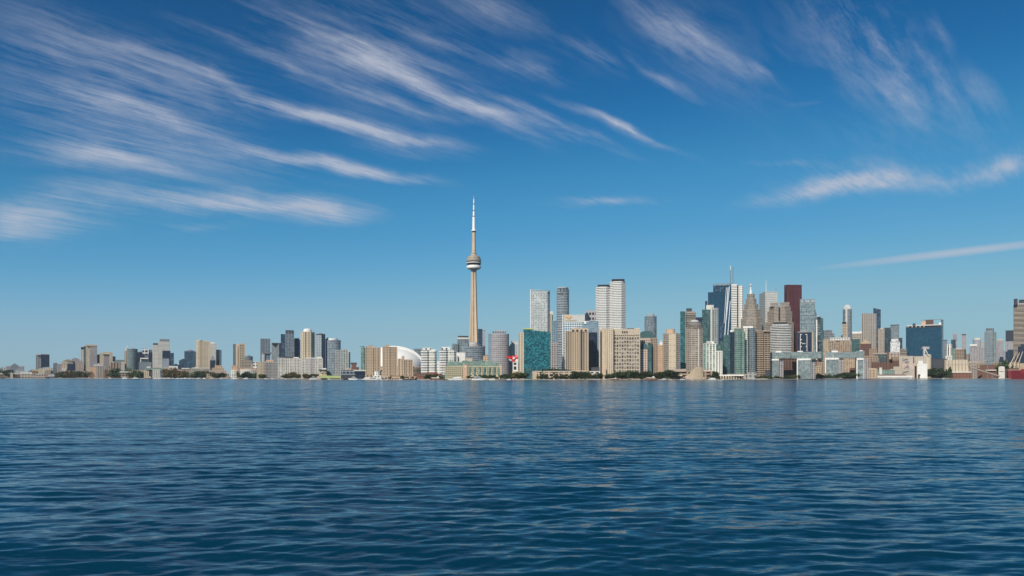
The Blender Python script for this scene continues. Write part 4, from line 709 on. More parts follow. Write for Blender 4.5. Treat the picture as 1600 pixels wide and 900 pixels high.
T('apartment_tower', 'narrow dark slab right of slate grey tower', 600, [('shaft', 'navy/steel/3,3.3,.65,.55', 1404, 1410, 528)])

def mural():
    m = bpy.data.materials.new('white_pattern_screen'); m.use_nodes = True; nt = m.node_tree; N = nt.nodes; L = nt.links; b = N['Principled BSDF']
    uv = N.new('ShaderNodeUVMap'); uv.uv_map = 'UVMap'; v = N.new('ShaderNodeTexVoronoi'); v.feature = 'DISTANCE_TO_EDGE'; v.inputs['Scale'].default_value = .30; L.new(uv.outputs[0], v.inputs['Vector'])
    r = N.new('ShaderNodeMath'); r.operation = 'LESS_THAN'; r.inputs[1].default_value = .17; L.new(v.outputs['Distance'], r.inputs[0])
    x = N.new('ShaderNodeMix'); x.data_type = 'RGBA'; L.new(r.outputs[0], x.inputs[0]); x.inputs[6].default_value = (.05, .055, .06, 1); x.inputs[7].default_value = (.75, .75, .73, 1); L.new(x.outputs[2], b.inputs['Base Color'])
    return m
MATS['mural/x/1,1,1,1'] = mural(); WALL['mural'] = (.3, .3, .3)
T('office_block', 'block with white mottled net pattern front', 300, [('shaft', 'mural/x/1,1,1,1', 1391, 1406, 534), ('upper_screen', 'mural/x/1,1,1,1', 1392.5, 1403.5, 529.3, D(yb=534, dy=.5)), ('lower_wall', 'grey/dark/5,4,.5,.5', 1389, 1407, 550.5, D(dy=-8))])
T('mid_rise', 'low brown banded block left of the big blue building', 330, [('shaft', 'taupe/dark/90,3.6,.999,.5', 1404, 1417, 546)])
th, Y = T('office_block', 'big cobalt blue glass building topped with unfinished roof steel', 330, [('shaft', 'navy/cobalt/3.2,3.4,.88,.84/.45,.03', 1415.4, 1471, 511.5, D(d=60)), ('open_storey', 'black', 1416.5, 1470, 508.8, D(yb=511.5, dy=2, d=56, cap=False)), ('roof_slab', 'pale', 1415.8, 1471.3, 507.3, D(yb=509, d=60, cap=False)), ('right_edge', 'steel/cobalt/3.2,3.4,.8,.8', 1470.5, 1474, 499.5, D(dy=4)), ('pink_room', 'peach', 1440, 1446.5, 502, D(yb=507.3, dy=6)), ('dark_room', 'rust/dark/3,3,.5,.6', 1446, 1458.5, 500, D(yb=507.3, dy=9)), ('white_room', 'white', 1467, 1470.5, 504, D(yb=507.3, dy=4, cap=False)), ('left_hut', 'dark', 1426, 1430.5, 505.4, D(yb=507.3, dy=10)), ('crane_beam', 'steel', 1439, 1472, 499.2, D(yb=500, dy=14, d=2, cap=False))])
for i in range(9):
    px_ = 1419 + i * 6.2; part('column', MB().box(WX(px_, Y) - .9, WX(px_, Y) + .9, Y - .4, Y + 1, WZ(511.5, Y), WZ(509, Y)), FM('white'), th)
# --- far right background
for i, (lab, off, bl) in enumerate([
    ('dark grey slab just right of the big blue building', 520, [('shaft', 'bluegrey/steel/3.4,3.4,.6,.55', 1473, 1480.3, 531.5), ('cap', 'dark', 1473.5, 1480, 530.8, D(yb=532, dy=-.4))]),
    ('white fluted round tower in front of dark teal block', 420, [('shaft', 'white/curtain/5.5,60,.4,.98', 1478.5, 1487.6, 538, D(k='C')), ('base', 'offwhite/dark/5,4,.5,.4', 1477, 1488, 556, D(dy=-8))]),
    ('distant slim grey tower with notched top over teal block', 1150, [('shaft', 'mauve/steel/3,3.4,.6,.6', 1489, 1495.3, 521.5), ('crown', 'mauve', 1490, 1494.5, 520.2, D(yb=521.6, dy=4))]),
    ('dark teal block below the notched slim tower', 700, [('shaft', 'navy/teal/3,3.4,.7,.6', 1486, 1493.5, 531), ('lower_part', 'green/green/3,3.4,.6,.6', 1488, 1493, 545, D(dy=-10))]),
    ('distant slim grey tower with dark flat cap', 1100, [('shaft', 'mauve/grey/3,3.4,.55,.6', 1502.3, 1509.9, 524), ('cap', 'dark', 1502.8, 1509.4, 521.8, D(yb=524, dy=1))]),
    ('brown grey gridded block below dark capped slim tower', 520, [('shaft', 'brown/dark/3.6,3.6,.6,.55', 1492, 1507, 545.5), ('dark_side', 'dark', 1506, 1509.5, 545.8, D(dy=2)), ('roof_room', 'pale', 1493, 1503, 544.3, D(yb=545.6, dy=6))]),
    ('white capped grey round block in the eastern distance', 900, [('shaft', 'mauve/sky/3.4,3.4,.6,.55', 1520, 1533, 531, D(k='C')), ('cap', 'offwhite', 1520.5, 1532.5, 528, D(yb=531.2, k='C', dy=1)), ('wing', 'pale/dark/3.4,3.4,.5,.5', 1532, 1540, 535, D(dy=8))]),
    ('pale stepped block with white upper storeys in the east', 560, [('shaft', 'mauve/steel/3.4,3.4,.6,.55', 1515, 1530, 541.5), ('white_top', 'white', 1515.3, 1526.5, 537.8, D(yb=540.5, dy=3)), ('dark_line', 'dark', 1516.5, 1526, 540.4, D(yb=541.7, dy=3.5))]),
    ('mauve glass mid rise left of the teal banded tower', 640, [('shaft', 'mauve/steel/3.4,3.4,.6,.55', 1528, 1540, 543)]),
    ('teal grey banded tower with drum crown in the east', 430, [('shaft', 'bluegrey/teal/3,3.3,.6,.5', 1538, 1551.5, 518.3, D(slab=(6.6, .7, .9, 'grey'))), ('right_wing', 'bluegrey/green/3,3.3,.65,.6', 1551, 1556.8, 518.8, D(dy=4, k='C', slab=(6.6, .7, .9, 'grey'))), ('crown', 'steel/steel/3,5,.6,.7', 1540.7, 1553, 513, D(yb=518.4, dy=5, k='C'))]),
    ('mauve dark tower with pinkish top right of the teal banded tower', 800, [('shaft', 'mauve/steel/3,3.4,.6,.6', 1556.5, 1568, 532), ('top_storey', 'pink', 1558, 1567, 530, D(yb=532.2, dy=3)), ('sliver', 'bluegrey', 1569, 1571.5, 549, D(dy=20))]),
    ('charcoal slab with lighter lower half in the east', 620, [('shaft', 'mauve/steel/3.4,3.4,.6,.55', 1571.2, 1586, 533), ('dark_top', 'dark/navy/3.4,3.4,.6,.6', 1571.2, 1586, 516.3, D(yb=533, dy=-.5))]),
    ('navy low block beside the ship cranes at the right edge', 260, [('shaft', 'navy/navy/4,3.6,.6,.6', 1590.5, 1612, 541), ('step', 'navy/navy/4,3.6,.6,.6', 1595, 1612, 537.5, D(dy=3))]),
    ('faint grey block low between teal tower and charcoal slab', 1200, [('shaft', 'mauve/steel/3.4,3.4,.5,.5', 1562, 1573, 548)]),
    ('beige low flats behind the cream sugar shed', 600, [('shaft', 'granite/dark/3.4,3.4,.5,.5', 1508, 1520, 553)]),
    ]):
    T('apartment_tower' if i != 1 else 'round_tower', lab, off, bl)
T('apartment_tower', 'tall beige banded tower with broken dark crown at the right edge', 330, [('shaft', 'taupe/dark/90,3.2,.999,.5', 1583.7, 1616, 476, D(slab=(6.4, .9, .8, 'taupe'))), ('crown', 'dark/dark/4,6,.5,.6', 1584, 1590, 467, D(yb=476, dy=3)), ('crown_right', 'dark/dark/4,6,.6,.6', 1592, 1614, 468, D(yb=476, dy=3)), ('roof_storey', 'mauve/dark/4,6,.6,.6', 1584, 1614, 473, D(yb=476.2, dy=6))])

# --- waterfront right of centre
T('terminal', 'low pinkish terminal halls behind ferries', 28, [('wall', 'brown/dark/9,5,.7,.5', 1048, 1113, 580.5, D(d=30)), ('roof', 'taupe', 1046, 1072, 577.5, D(yb=580.7, ytr=576, d=30, dy=2)), ('right_roof', 'pink', 1096, 1112, 578, D(yb=580.7, dy=3, d=28)), ('front_canopy', 'offwhite', 1052, 1066, 585.8, D(yb=587, dy=-6, d=10, cap=False)), ('low_wing', 'pink/dark/6,4,.6,.5', 1096, 1105, 584, D(dy=-5))], cat='terminal')
yy = SY(1086) + 18; th = empty('shell_pavilion', (WX(1086, yy), yy, GZ), 'pale sandy sail shaped concrete shell on the waterfront', 'pavilion')
ol = [(1070, 588), (1075, 586), (1079, 580), (1083, 575.5), (1088, 573), (1093, 573), (1097, 576), (1098.6, 582), (1098.8, 591)]
A = [(WX(a, yy), yy - 10 * sin((i + .5) / len(ol) * pi), WZ(b, yy)) for i, (a, b) in enumerate(ol)]; Bk = [(a[0] + 4, yy + 24, a[2] * .82) for a in A]
mb = MB(); base0 = [(a[0], a[1] - 2, GZ) for a in A]
for i in range(len(A) - 1):
    mb.face([base0[i], base0[i + 1], A[i + 1], A[i]], smooth=False); mb.face([A[i], A[i + 1], Bk[i + 1], Bk[i]], smooth=True)
part('shell', mb, FM('shell'), th); part('lower_wall', MB().prism([(A[0][0], yy - 9), (A[-1][0], yy - 9), (A[-1][0], yy - 4), (A[0][0], yy - 4)], GZ, WZ(589.5, yy)), FM('pink'), th)
T('apartment_block', 'pale mint glass block with white vertical frames', 60, [('shaft', 'offwhite/green/4.6,3.2,.72,.72/.1,.06', 1098.5, 1118.5, 537, D(pier=(7.6, .9, 1.3, 'white'))), ('crown', 'white', 1103.8, 1115.5, 533.5, D(yb=537.2, dy=6)), ('right_block', 'offwhite/dark/4.2,3.2,.62,.6', 1118, 1128.3, 548.5, D(dy=-5, pier=(7.6, .9, 1.3, 'white'))), ('left_glass', 'green/green/3,3.2,.7,.6', 1096, 1103, 539, D(dy=3)), ('right_glass', 'teal/green/3,3.2,.7,.6', 1117, 1126, 538.5, D(dy=8))])
T('apartment_tower', 'dark teal narrow recess tower beside the mint glass block', 130, [('shaft', 'teal/teal/3,3.2,.7,.6', 1125, 1132, 533)])
T('apartment_tower', 'cluster tower of stepped teal glass with chamfered top and dark cleft', 90, [('left_step', 'teal/teal/3,3.2,.75,.6/.2,.06', 1130.8, 1141, 524, D()), ('dark_cleft', 'navy/navy/3,3.2,.8,.7', 1140.3, 1147.6, 519, D(dy=2)), ('shaft', 'green/teal/2.6,3.2,.7,.6/.2,.06', 1147.2, 1158.5, 513.5, D(dy=-4, k='B', slab=(6.4, .5, .5, 'green'))), ('right_step', 'green/green/3,3.2,.7,.6', 1157.5, 1164, 518.5, D(dy=-1, k='C', slab=(6.4, .5, .5, 'green'))), ('white_top', 'white', 1141, 1144.5, 515.8, D(yb=518.8, dy=6)), ('podium', 'taupe/dark/6,5,.5,.4', 1131, 1166, 584.5, D(dy=-6))])
T('apartment_tower', 'green grey glass tower with white crown beside brown banded block', 90, [('left_part', 'offwhite/green/3,3.2,.6,.6', 1162.3, 1168.5, 512, D(dy=1, slab=(6.4, .6, .5, 'offwhite'))), ('dark_slot', 'black', 1167.8, 1169.6, 513, D(dy=-.3, d=5, cap=False)), ('shaft', 'steel/teal/2.8,3.2,.75,.65/.25,.05', 1169, 1180.5, 512.5, D(dy=-2, k='B')), ('crown', 'white', 1161, 1176.5, 509.8, D(yb=512.6, dy=4)), ('podium', 'grey/dark/7,5,.5,.4', 1160, 1182, 582, D(dy=-7))])
T('office_block', 'brown banded office block beside the curvy white tower', 70, [('left_part', 'brown/dark/90,3.6,.999,.48', 1180.3, 1192.3, 517.5, D(pier=(9, .4, .8, 'brown'))), ('shaft', 'brown/dark/5,3.6,.85,.55', 1192, 1203.5, 518, D(dy=5)), ('cap', 'taupe', 1181, 1203, 516.4, D(yb=518, dy=3)), ('dark_base', 'dark', 1195, 1203, 580, D(dy=-3))])
th, _ = T('apartment_tower', 'white wavy balcony tower behind the white framed glass blocks', 150, [('shaft', 'dark/grey/4,3.1,.7,.6', 1204, 1235.5, 508.5, D(k='B', asp=.6)), ('crown', 'offwhite/dark/5,4,.5,.5', 1206, 1232, 506.8, D(yb=509, dy=8))])
yy = SY((1204 + 1235.5) / 2) + 150; P0 = foot(1204, 1235.5, yy, k='B', asp=.6); zt = WZ(509, yy); z = GZ + 4; k = 0
while z < zt:
    Q = []
    base_ = outset(P0, 1.1)
    cx = sum(p[0] for p in P0) / len(P0)
    Q = [(p[0] + .6 * sin(k * 1.3), p[1] - 1.3 * max(0, sin(p[0] * .16 + k * 1.05))) for p in base_]
    part('balcony_slab', MB().prism(Q, z - .75, z + .75, bottom=True), FM('white'), th); z += 4.6; k += 1
# white framed glass blocks carrying long glass bridges, two complexes
def framed(label, wings, bridges, huts, group):
    x0 = min(w[0] for w in wings); x1 = max(w[1] for w in wings); m = (x0 + x1) / 2; Y = SY(m) + 34
    th = empty('apartment_block', (WX(m, Y), Y, GZ), label, 'building', group)
    for (a, b, yt) in wings:
        o, P, z0, z1 = blk(th, 'wing', 'steel/pale/2.6,2.4,.75,.65/.15,.08', a + 1.1, b - 1.1, yt + 1.6, Y, d=34, cap=False, slab=(3.3, .9, .45, 'green'))
        blk(th, 'white_frame', 'white', a, a + 1.9, yt, Y - 2, d=36, cap=False); blk(th, 'white_frame', 'white', b - 1.9, b, yt, Y - 2, d=36, cap=False)
        blk(th, 'frame_top', 'white', a + 1.88, b - 1.88, yt + .05, Y - 2, d=36, yb=yt + 3, cap=False)
        blk(th, 'dark_side', 'mauve/dark/4,3.3,.5,.55', b, b + 7, yt + 1.5, Y + 8, d=26, slab=(3.3, .9, .5, 'grey'))
    for (a, b, yt, yb) in bridges:
        blk(th, 'bridge', 'bluegrey/green/3.2,2.4,.75,.65/.15,.08', a, b, yt, Y + 3, d=30, yb=yb, slab=(3.6, .7, .4, 'pale'))
    for (a, b, yt, yb) in huts: blk(th, 'roof_hut', 'white', a, b, yt, Y + 10, yb=yb, cap=False)
pg = 'white framed glass blocks with bridges on top'
framed('pair of white framed glass blocks under glass bridge, left complex', [(1195.5, 1217, 560.5), (1245, 1267.5, 560)], [(1195, 1235.5, 551, 560), (1235.8, 1283.5, 550, 560)], [(1212, 1221, 548.3, 551), (1246, 1254.5, 548.3, 550)], pg)
framed('pair of white framed glass blocks under glass bridge, right complex', [(1289, 1311, 559), (1338, 1350, 559.5)], [(1290, 1338, 550.5, 559.5), (1337, 1350.5, 548.8, 560)], [(1299.5, 1309, 547.8, 550.5), (1343, 1348, 547.2, 549)], pg)
T('low_house', 'dark brick houses between the two white framed complexes', 60, [('wall', 'brown/dark/4,3.4,.5,.5', 1276, 1289, 566), ('front_step', 'tan/dark/4,3.4,.5,.5', 1274, 1283, 572, D(dy=-14)), ('upper_step', 'rust/dark/4,3.4,.4,.5', 1268, 1280, 562, D(dy=10))])
T('warehouse', 'tan brown brick loft under the right glass bridge', 110, [('wall', 'tan/curtain/4,3.8,.5,.55', 1316, 1336, 560.5), ('red_end', 'brick/dark/4,3.8,.5,.5', 1328, 1336, 575, D(dy=-12)), ('dark_gap', 'dark', 1334, 1339, 560, D(dy=6))], cat='building')
T('warehouse', 'brown brick block showing under the left glass bridge', 110, [('wall', 'rust/dark/5,3.8,.6,.55', 1219, 1246, 560.5)], cat='building')
T('colonnade', 'long pale waterfront colonnade with flat white canopy', 8, [('canopy', 'white', 1118, 1162, 585.4, D(yb=587.4, d=14)), ('rear_wall', 'rust/dark/5,5,.6,.6', 1119, 1161, 587.4, D(dy=9, d=4, cap=False)), ('ramp', 'offwhite', 1150, 1200, 591.8, D(dy=-4, d=8, cap=False))] + [('column', 'cream', 1121 + i * 4.1, 1123 + i * 4.1, 587.4, D(dy=.5, d=1.5, cap=False)) for i in range(10)], cat='building')
# --- industrial east quay
T('warehouse', 'brown brick sheds with dark windows left of the rust red stack', 160, [('wall', 'brown/dark/5,4,.5,.5', 1350, 1372, 556), ('red_wing', 'rust/dark/5,4,.4,.5', 1362, 1391, 566, D(dy=-30)), ('dark_wing', 'dark/green/6,5,.6,.5', 1366, 1384, 553, D(dy=10)), ('concrete_roof', 'taupe', 1364, 1395, 551.5, D(yb=553.2, dy=6, d=26))], cat='warehouse')
T('warehouse', 'brown brick gallery with rust lower wing right of the rust red stack', 150, [('wall', 'taupe/dark/6,5,.4,.5', 1389, 1406, 551.5), ('red_wing', 'rust/dark/5,4,.4,.5', 1389.5, 1405, 563.5, D(dy=-12)), ('link', 'brown/dark/4,4,.5,.5', 1393, 1404, 558, D(dy=-5))], cat='warehouse')
T('smoke_stack', 'rust red square chimney stack standing among brown sheds', 90, [('shaft', 'rust', 1386, 1389.2, 549.5, D(d=6))], cat='chimney')
T('warehouse', 'tan low warehouse left of the red roofed shed row', 50, [('wall', 'tan/dark/6,5,.4,.4', 1351, 1371, 576.5, D(d=24)), ('roof_line', 'cream', 1351, 1369, 575.5, D(yb=576.6, dy=2))], cat='warehouse')
T('warehouse', 'pale green tanks hall between tan warehouse and white mill', 56, [('wall', 'green/grey/4,5,.5,.6', 1370, 1398, 578, D(d=20)), ('hut', 'offwhite', 1374, 1378, 574.5, D(dy=3)), ('hut', 'cream', 1391, 1397, 577, D(dy=-2))], cat='warehouse')
T('warehouse', 'long low shed with rust roof and white doors on the quay', 10, [('wall', 'white/curtain/3.5,7,.5,.6', 1362, 1426, 587.2, D(d=14)), ('roof', 'rust', 1372, 1416, 585.2, D(yb=587.3, dy=.5, d=18))], cat='warehouse')
th, Y = T('sugar_mill', 'white concrete mill blocks laced with dark pipes', 70, [('main_block', 'bone', 1404.8, 1427, 556.5, D(d=40)), ('right_block', 'bone', 1427.5, 1443, 556.8, D(dy=6, d=34)), ('front_block', 'pink', 1409, 1429, 568, D(dy=-18, d=16)), ('low_block', 'bone', 1396, 1407, 573, D(dy=-20)), ('low_front', 'bone', 1406, 1427, 577, D(dy=-26)), ('slot', 'black', 1426.6, 1428.4, 558, D(dy=-2, d=4, cap=False)), ('lower_slot', 'black', 1428.5, 1432, 572, D(dy=-8, d=8, cap=False))], cat='factory')
for (a, b, c, d_) in ((1411, 558, 1411, 569), (1410, 560.5, 1424, 560.5), (1414, 565, 1424, 565), (1418, 562, 1418, 571), (1421, 559, 1421, 568), (1412, 572, 1420, 572), (1419, 570, 1419, 584), (1410, 580, 1424, 580), (1415, 575, 1423, 575)):
    y2 = Y - (3 if d_ < 569.5 else 21 if d_ < 573 else 29); part('pipe', MB().tube((WX(a, y2), y2, WZ(b, y2)), (WX(c, y2), y2, WZ(d_, y2)), 1.1, n=6), FM('grey'), th)
part('tank', MB().lathe((WX(1417.5, Y - 6), Y - 6, WZ(568, Y)), [(4, 0), (4, 6), (2, 9)], n=12), FM('steel'), th)
T('sugar_mill', 'bright white windowless block on the quay before the silo', 30, [('shaft', 'white', 1433, 1449, 568.5, D(d=28)), ('upper_step', 'white', 1434.5, 1442, 563.8, D(yb=568.6, dy=3)), ('low_hut', 'white', 1437, 1444.5, 588, D(dy=-7)), ('dark_bay', 'black', 1434.5, 1438, 585, D(dy=-.6, d=3, cap=False))], cat='factory')
yy = SY(1452) + 75; th = empty('grain_silo', (WX(1452, yy), yy, GZ), 'round cream silo with inclined conveyor running to its top', 'silo')
r = (1457.8 - 1446.3) / 2 / F * yy
part('shaft', MB().lathe((WX(1452, yy), yy + r, GZ), [(r, 0), (r, WZ(556, yy) - GZ), (r * .9, WZ(553.5, yy) - GZ)], n=28), FM('cream'), th)
yq = yy - 3
part('conveyor', MB().tube((WX(1445.5, yq), yq, WZ(545, yq)), (WX(1451, yq), yq, WZ(556, yq)), 1.6, n=4), FM('white'), th)
part('lift_tower', MB().box(WX(1443.3, yq), WX(1445.6, yq), yq, yq + 5, GZ, WZ(542, yq)), FM('pale'), th)
part('lift_head', MB().box(WX(1442.5, yq), WX(1452.5, yq), yq + 1, yq + 9, WZ(545.5, yq), WZ(541.5, yq)), FM('mauve'), th)
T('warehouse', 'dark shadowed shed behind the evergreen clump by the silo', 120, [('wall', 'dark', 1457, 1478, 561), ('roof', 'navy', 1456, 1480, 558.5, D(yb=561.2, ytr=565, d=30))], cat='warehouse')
T('warehouse', 'big cream ribbed sugar shed above red brick wall', 50, [('wall', 'cream/grey/6,50,.15,.98', 1476, 1512, 562.5, D(d=60)), ('seam', 'taupe', 1476, 1512, 568.8, D(yb=569.4, dy=-.5, d=3, cap=False)), ('seam', 'taupe', 1490, 1505, 573.5, D(yb=574.1, dy=-.5, d=3, cap=False)), ('base', 'brick/dark/6,5,.3,.4', 1485, 1519, 582.3, D(dy=-10, d=10)), ('base_roof', 'offwhite', 1485, 1518, 580.6, D(yb=582.4, dy=-11, d=12)), ('side_annex', 'pink', 1506, 1513, 571, D(dy=-6))], cat='warehouse')
yy = SY(1530) + 40; th = empty('conveyor_gallery', (WX(1530, yy), yy, GZ), 'grey conveyor galleries forming a sideways arrow by the sugar shed', 'conveyor')
for (a, b, c, d_, nm) in ((1513, 573, 1542, 562.5, 'upper_gallery'), (1511, 572, 1563, 588, 'lower_gallery')):
    A = (WX(a, yy), WX(c, yy)); hgt = 3.4
    mb = MB(); 
    for s, t in ((0, 1),):
        za, zb = WZ(b, yy), WZ(d_, yy); pts = lambda y: [(A[0], y, za - hgt / 2), (A[1], y, zb - hgt / 2), (A[1], y, zb + hgt / 2), (A[0], y, za + hgt / 2)]
        f, g_ = pts(yy), pts(yy + 5); mb.face(f); mb.face(g_[::-1])
        for i in range(4): j = (i + 1) % 4; mb.face([f[j], f[i], g_[i], g_[j]])
    part(nm, mb, FM('taupe'), th)
for px_, py_ in ((1527.5, 577.5), (1543.5, 562.5), (1520, 570.5), (1551, 585)):
    part('support', MB().box(WX(px_, yy) - .7, WX(px_, yy) + .7, yy + 1.5, yy + 3.5, GZ, WZ(py_, yy) - 1.5), FM('steel'), th)
T('warehouse', 'rust red raw sugar shed behind the conveyor galleries', 90, [('wall', 'rust', 1531, 1560, 570, D(d=40)), ('slope', 'rust', 1526, 1534, 575, D(dy=-1)), ('frame', 'steel', 1541.5, 1550, 561.5, D(yb=563, dy=-3, d=12)), ('white_duct', 'white', 1540, 1557, 577.8, D(yb=579, dy=-8, d=4, cap=False)), ('dark_bay', 'dark', 1548, 1558, 578, D(dy=-3, d=4, cap=False))], cat='warehouse')
T('warehouse', 'olive sheds with bits of brown roof behind the sugar quay', 200, [('wall', 'granite/dark/5,4,.4,.5', 1512, 1540, 567), ('wall', 'brown/dark/5,4,.4,.5', 1552, 1590, 566, D(dy=20)), ('roof', 'taupe', 1513, 1530, 564.5, D(yb=567.2, dy=5))], cat='warehouse')
T('hopper_tower', 'cream hopper tower with curved pipe left of the red ship', 16, [('shaft', 'offwhite', 1560.2, 1570, 574, D(d=16)), ('crown', 'offwhite', 1561, 1569, 572.6, D(yb=574.2, dy=1)), ('pipe_band', 'dark', 1561.5, 1568.8, 580.3, D(yb=581, dy=-.5, d=2, cap=False)), ('side', 'dark', 1570, 1572.5, 577, D(dy=2))], cat='tower')

# ------------------------------------------------------------------ the concrete spire tower
def spire_tower():
    Y = 2180.0; x = WX(740.3, Y); m = Y / F; zz = lambda py: WZ(py, Y)
    th = empty('observation_tower', (x, Y, GZ), 'very tall slender concrete tower with round pod and white spire', 'tower')
    def star(z, Rt, w, rc):
        P = []
        for k in range(3):
            t = R(-30 + 120 * k); u = (cos(t), sin(t)); p = (-sin(t), cos(t))
            P += [(x + rc * cos(t - R(27)), Y + rc * sin(t - R(27)), z), (x + Rt * u[0] - w * p[0], Y + Rt * u[1] - w * p[1], z), (x + Rt * u[0] + w * p[0], Y + Rt * u[1] + w * p[1], z), (x + rc * cos(t + R(27)), Y + rc * sin(t + R(27)), z)]
        return P
    rings = []
    for py, wpx in ((592, 21.5), (575, 18.6), (558, 16.4), (538, 14.6), (515, 12.8), (490, 11.2), (465, 9.9), (440, 8.8), (424, 8.2), (419, 8.2)):
        h = wpx / 2 * m; Rt = (h - 1.6) / .866; rings.append(star(zz(py) if py < 592 else GZ, Rt, 3.2, min(8.0, Rt * .84)))
    conc = concrete_mat()
    part('shaft', MB().loft(rings), conc, th)
    mb = MB(); mb.box(x - .9, x + .9, Y - 7.3, Y - 5.2, zz(548), zz(424)); part('elevator_shaft', mb, FM('dark/steel/3,6,.9,.8'), th)
    part('entrance_ring', MB().lathe((x, Y, 0), [(17, zz(558)), (17, zz(553)), (15, zz(552.5)), (15, zz(549))], n=28), FM('offwhite'), th)
    c = (x, Y, 0)
    L = lambda name, prof, mat, n=40, cb=True: part(name, MB().lathe(c, [(r * m, zz(py)) for r, py in prof], n=n, capb=cb), mat, th)
    L('pod_underside', [(4.1, 424.2), (4.7, 421.8), (9.2, 420.3), (9.5, 419.8)], FM('grey'))
    L('radome', [(9.4, 420.4), (10.5, 419.9), (11.2, 418.7), (11.2, 416.6), (10.6, 415.5), (9.8, 415.1)], plain('radome_white', (.82, .80, .76), .5, var=.05))
    L('window_band', [(10.1, 415.2), (10.1, 413.9), (11.0, 413.4), (11.3, 411.8)], FM('dark/dark/3,8,.9,.9'))
    L('lower_deck', [(11.5, 411.9), (11.5, 410.4)], FM('offwhite'))
    L('upper_window_band', [(11.1, 410.5), (11.0, 408.4)], FM('dark/dark/3,8,.9,.9'))
    L('upper_deck', [(11.4, 408.6), (11.4, 407.2), (10.6, 406.9)], FM('taupe'))
    L('pod_top', [(11.2, 407.3), (11.0, 404.6), (10.2, 404.4), (9.6, 401.4), (7.6, 400.5), (5.2, 399.4)], FM('taupe/dark/4,4,.4,.35'))
    L('equipment_level', [(4.8, 400.4), (4.6, 397.4), (3.7, 397.2), (3.5, 393.2), (3.0, 391.6)], FM('concrete/dark/4,6,.4,.3'), n=24)
    L('upper_shaft', [(2.95, 392.5), (2.55, 362)], conc, n=6)
    L('sky_pod', [(2.6, 363.2), (3.5, 362.2), (3.5, 361.2)], FM('dark/dark/2,5,.8,.8'), n=24)
    L('sky_pod_roof', [(3.7, 361.4), (3.7, 360.3), (3.0, 359.2), (2.5, 358)], FM('white'), n=24)
    wm = plain('antenna_white', (.85, .85, .84), .4, var=.04)
    seg = [(358.2, 339.0, 2.35, 2.1), (337.8, 330.2, 1.6, 1.5), (328.8, 319.8, 1.15, 1.05), (318.4, 311, .85, .75)]
    for a, b, r0, r1 in seg: L('antenna_segment', [(r0, a), (r1, b)], wm, n=14)
    for a, b, r in ((339.2, 337.6, 1.75), (330.4, 328.6, 1.25), (320, 318.2, .95)): L('antenna_joint', [(r, a), (r, b)], FM('rust'), n=12)
    L('antenna_tip', [(.35, 311.2), (.25, 305.5)], FM('pale'), n=8)
def concrete_mat():
    m = plain('slipformed_concrete', (.60, .45, .31), .85, var=.12, scale=.05); nt = m.node_tree; N = nt.nodes; L = nt.links
    b = N['Principled BSDF']; src = b.inputs['Base Color'].links[0].from_socket
    gm = N.new('ShaderNodeNewGeometry'); mp = N.new('ShaderNodeMapping'); mp.inputs['Scale'].default_value = (.9, .9, .012); L.new(gm.outputs['Position'], mp.inputs[0])
    t = N.new('ShaderNodeTexNoise'); t.inputs['Scale'].default_value = 1; t.inputs['Detail'].default_value = 6; L.new(mp.outputs[0], t.inputs['Vector'])
    r = N.new('ShaderNodeMapRange'); L.new(t.outputs[0], r.inputs[0]); r.inputs[3].default_value = .7; r.inputs[4].default_value = 1.25
    v = N.new('ShaderNodeVectorMath'); v.operation = 'SCALE'; L.new(src, v.inputs[0]); L.new(r.outputs[0], v.inputs['Scale']); L.new(v.outputs[0], b.inputs['Base Color'])
    return m
spire_tower()

# ------------------------------------------------------------------ white domed stadium
def stadium():
    Y = 2330.0; x = WX(616, Y); m = Y / F; Rr = 48.5 * m; zb = WZ(573.5, Y); H = WZ(541, Y) - zb
    th = empty('stadium', (x, Y, GZ), 'huge white panelled dome stadium on a tan drum behind brown condominiums', 'stadium')
    part('drum_wall', MB().lathe((x, Y, 0), [(Rr * 1.03, GZ), (Rr * 1.03, zb - 4), (Rr * 1.0, zb + .5)], n=64), FM('tan/curtain/9,8,.4,.4'), th)
    part('drum_base', MB().lathe((x, Y, 0), [(Rr * 1.06, GZ), (Rr * 1.06, GZ + 14)], n=64), FM('brown/dark/8,5,.6,.5'), th)
    wm = plain('white_membrane', (.86, .83, .78), .6, var=.02, scale=.02)
    inner = [(Rr * .97 * cos(t), zb + H * .93 * sin(t)) for t in np.linspace(0, pi / 2 - .02, 16)]
    part('front_panel', MB().lathe((x, Y, 0), inner, n=64), wm, th)
    rings = []
    for f in (-.22, -.1, .05, .2, .4, .6, .8, .95):
        s = sqrt(1 - f * f) if f > 0 else 1
        rings.append([(x + Rr * s * cos(t), Y + f * Rr, zb + max(H * s * sin(t), 0)) for t in np.linspace(0, pi, 40)])
    mb = MB(); 
    for A, B in zip(rings[:-1], rings[1:]):
        for i in range(39): mb.face([A[i], A[i + 1], B[i + 1], B[i]][::-1], smooth=True)
    mb.face(rings[0]); part('arched_panel', mb, wm, th)
    mb = MB()
    for i in range(39):
        a, b = rings[0][i], rings[0][i + 1]; g = lambda p, k: (x + (p[0] - x) * k, p[1] - .6, zb + (p[2] - zb) * k)
        mb.face([g(a, .965), g(b, .965), g(b, .945), g(a, .945)])
    part('seam_shadow_strip', mb, FM('pale'), th)  # greyer strip along the seam paints the shadow where the panels step
stadium()

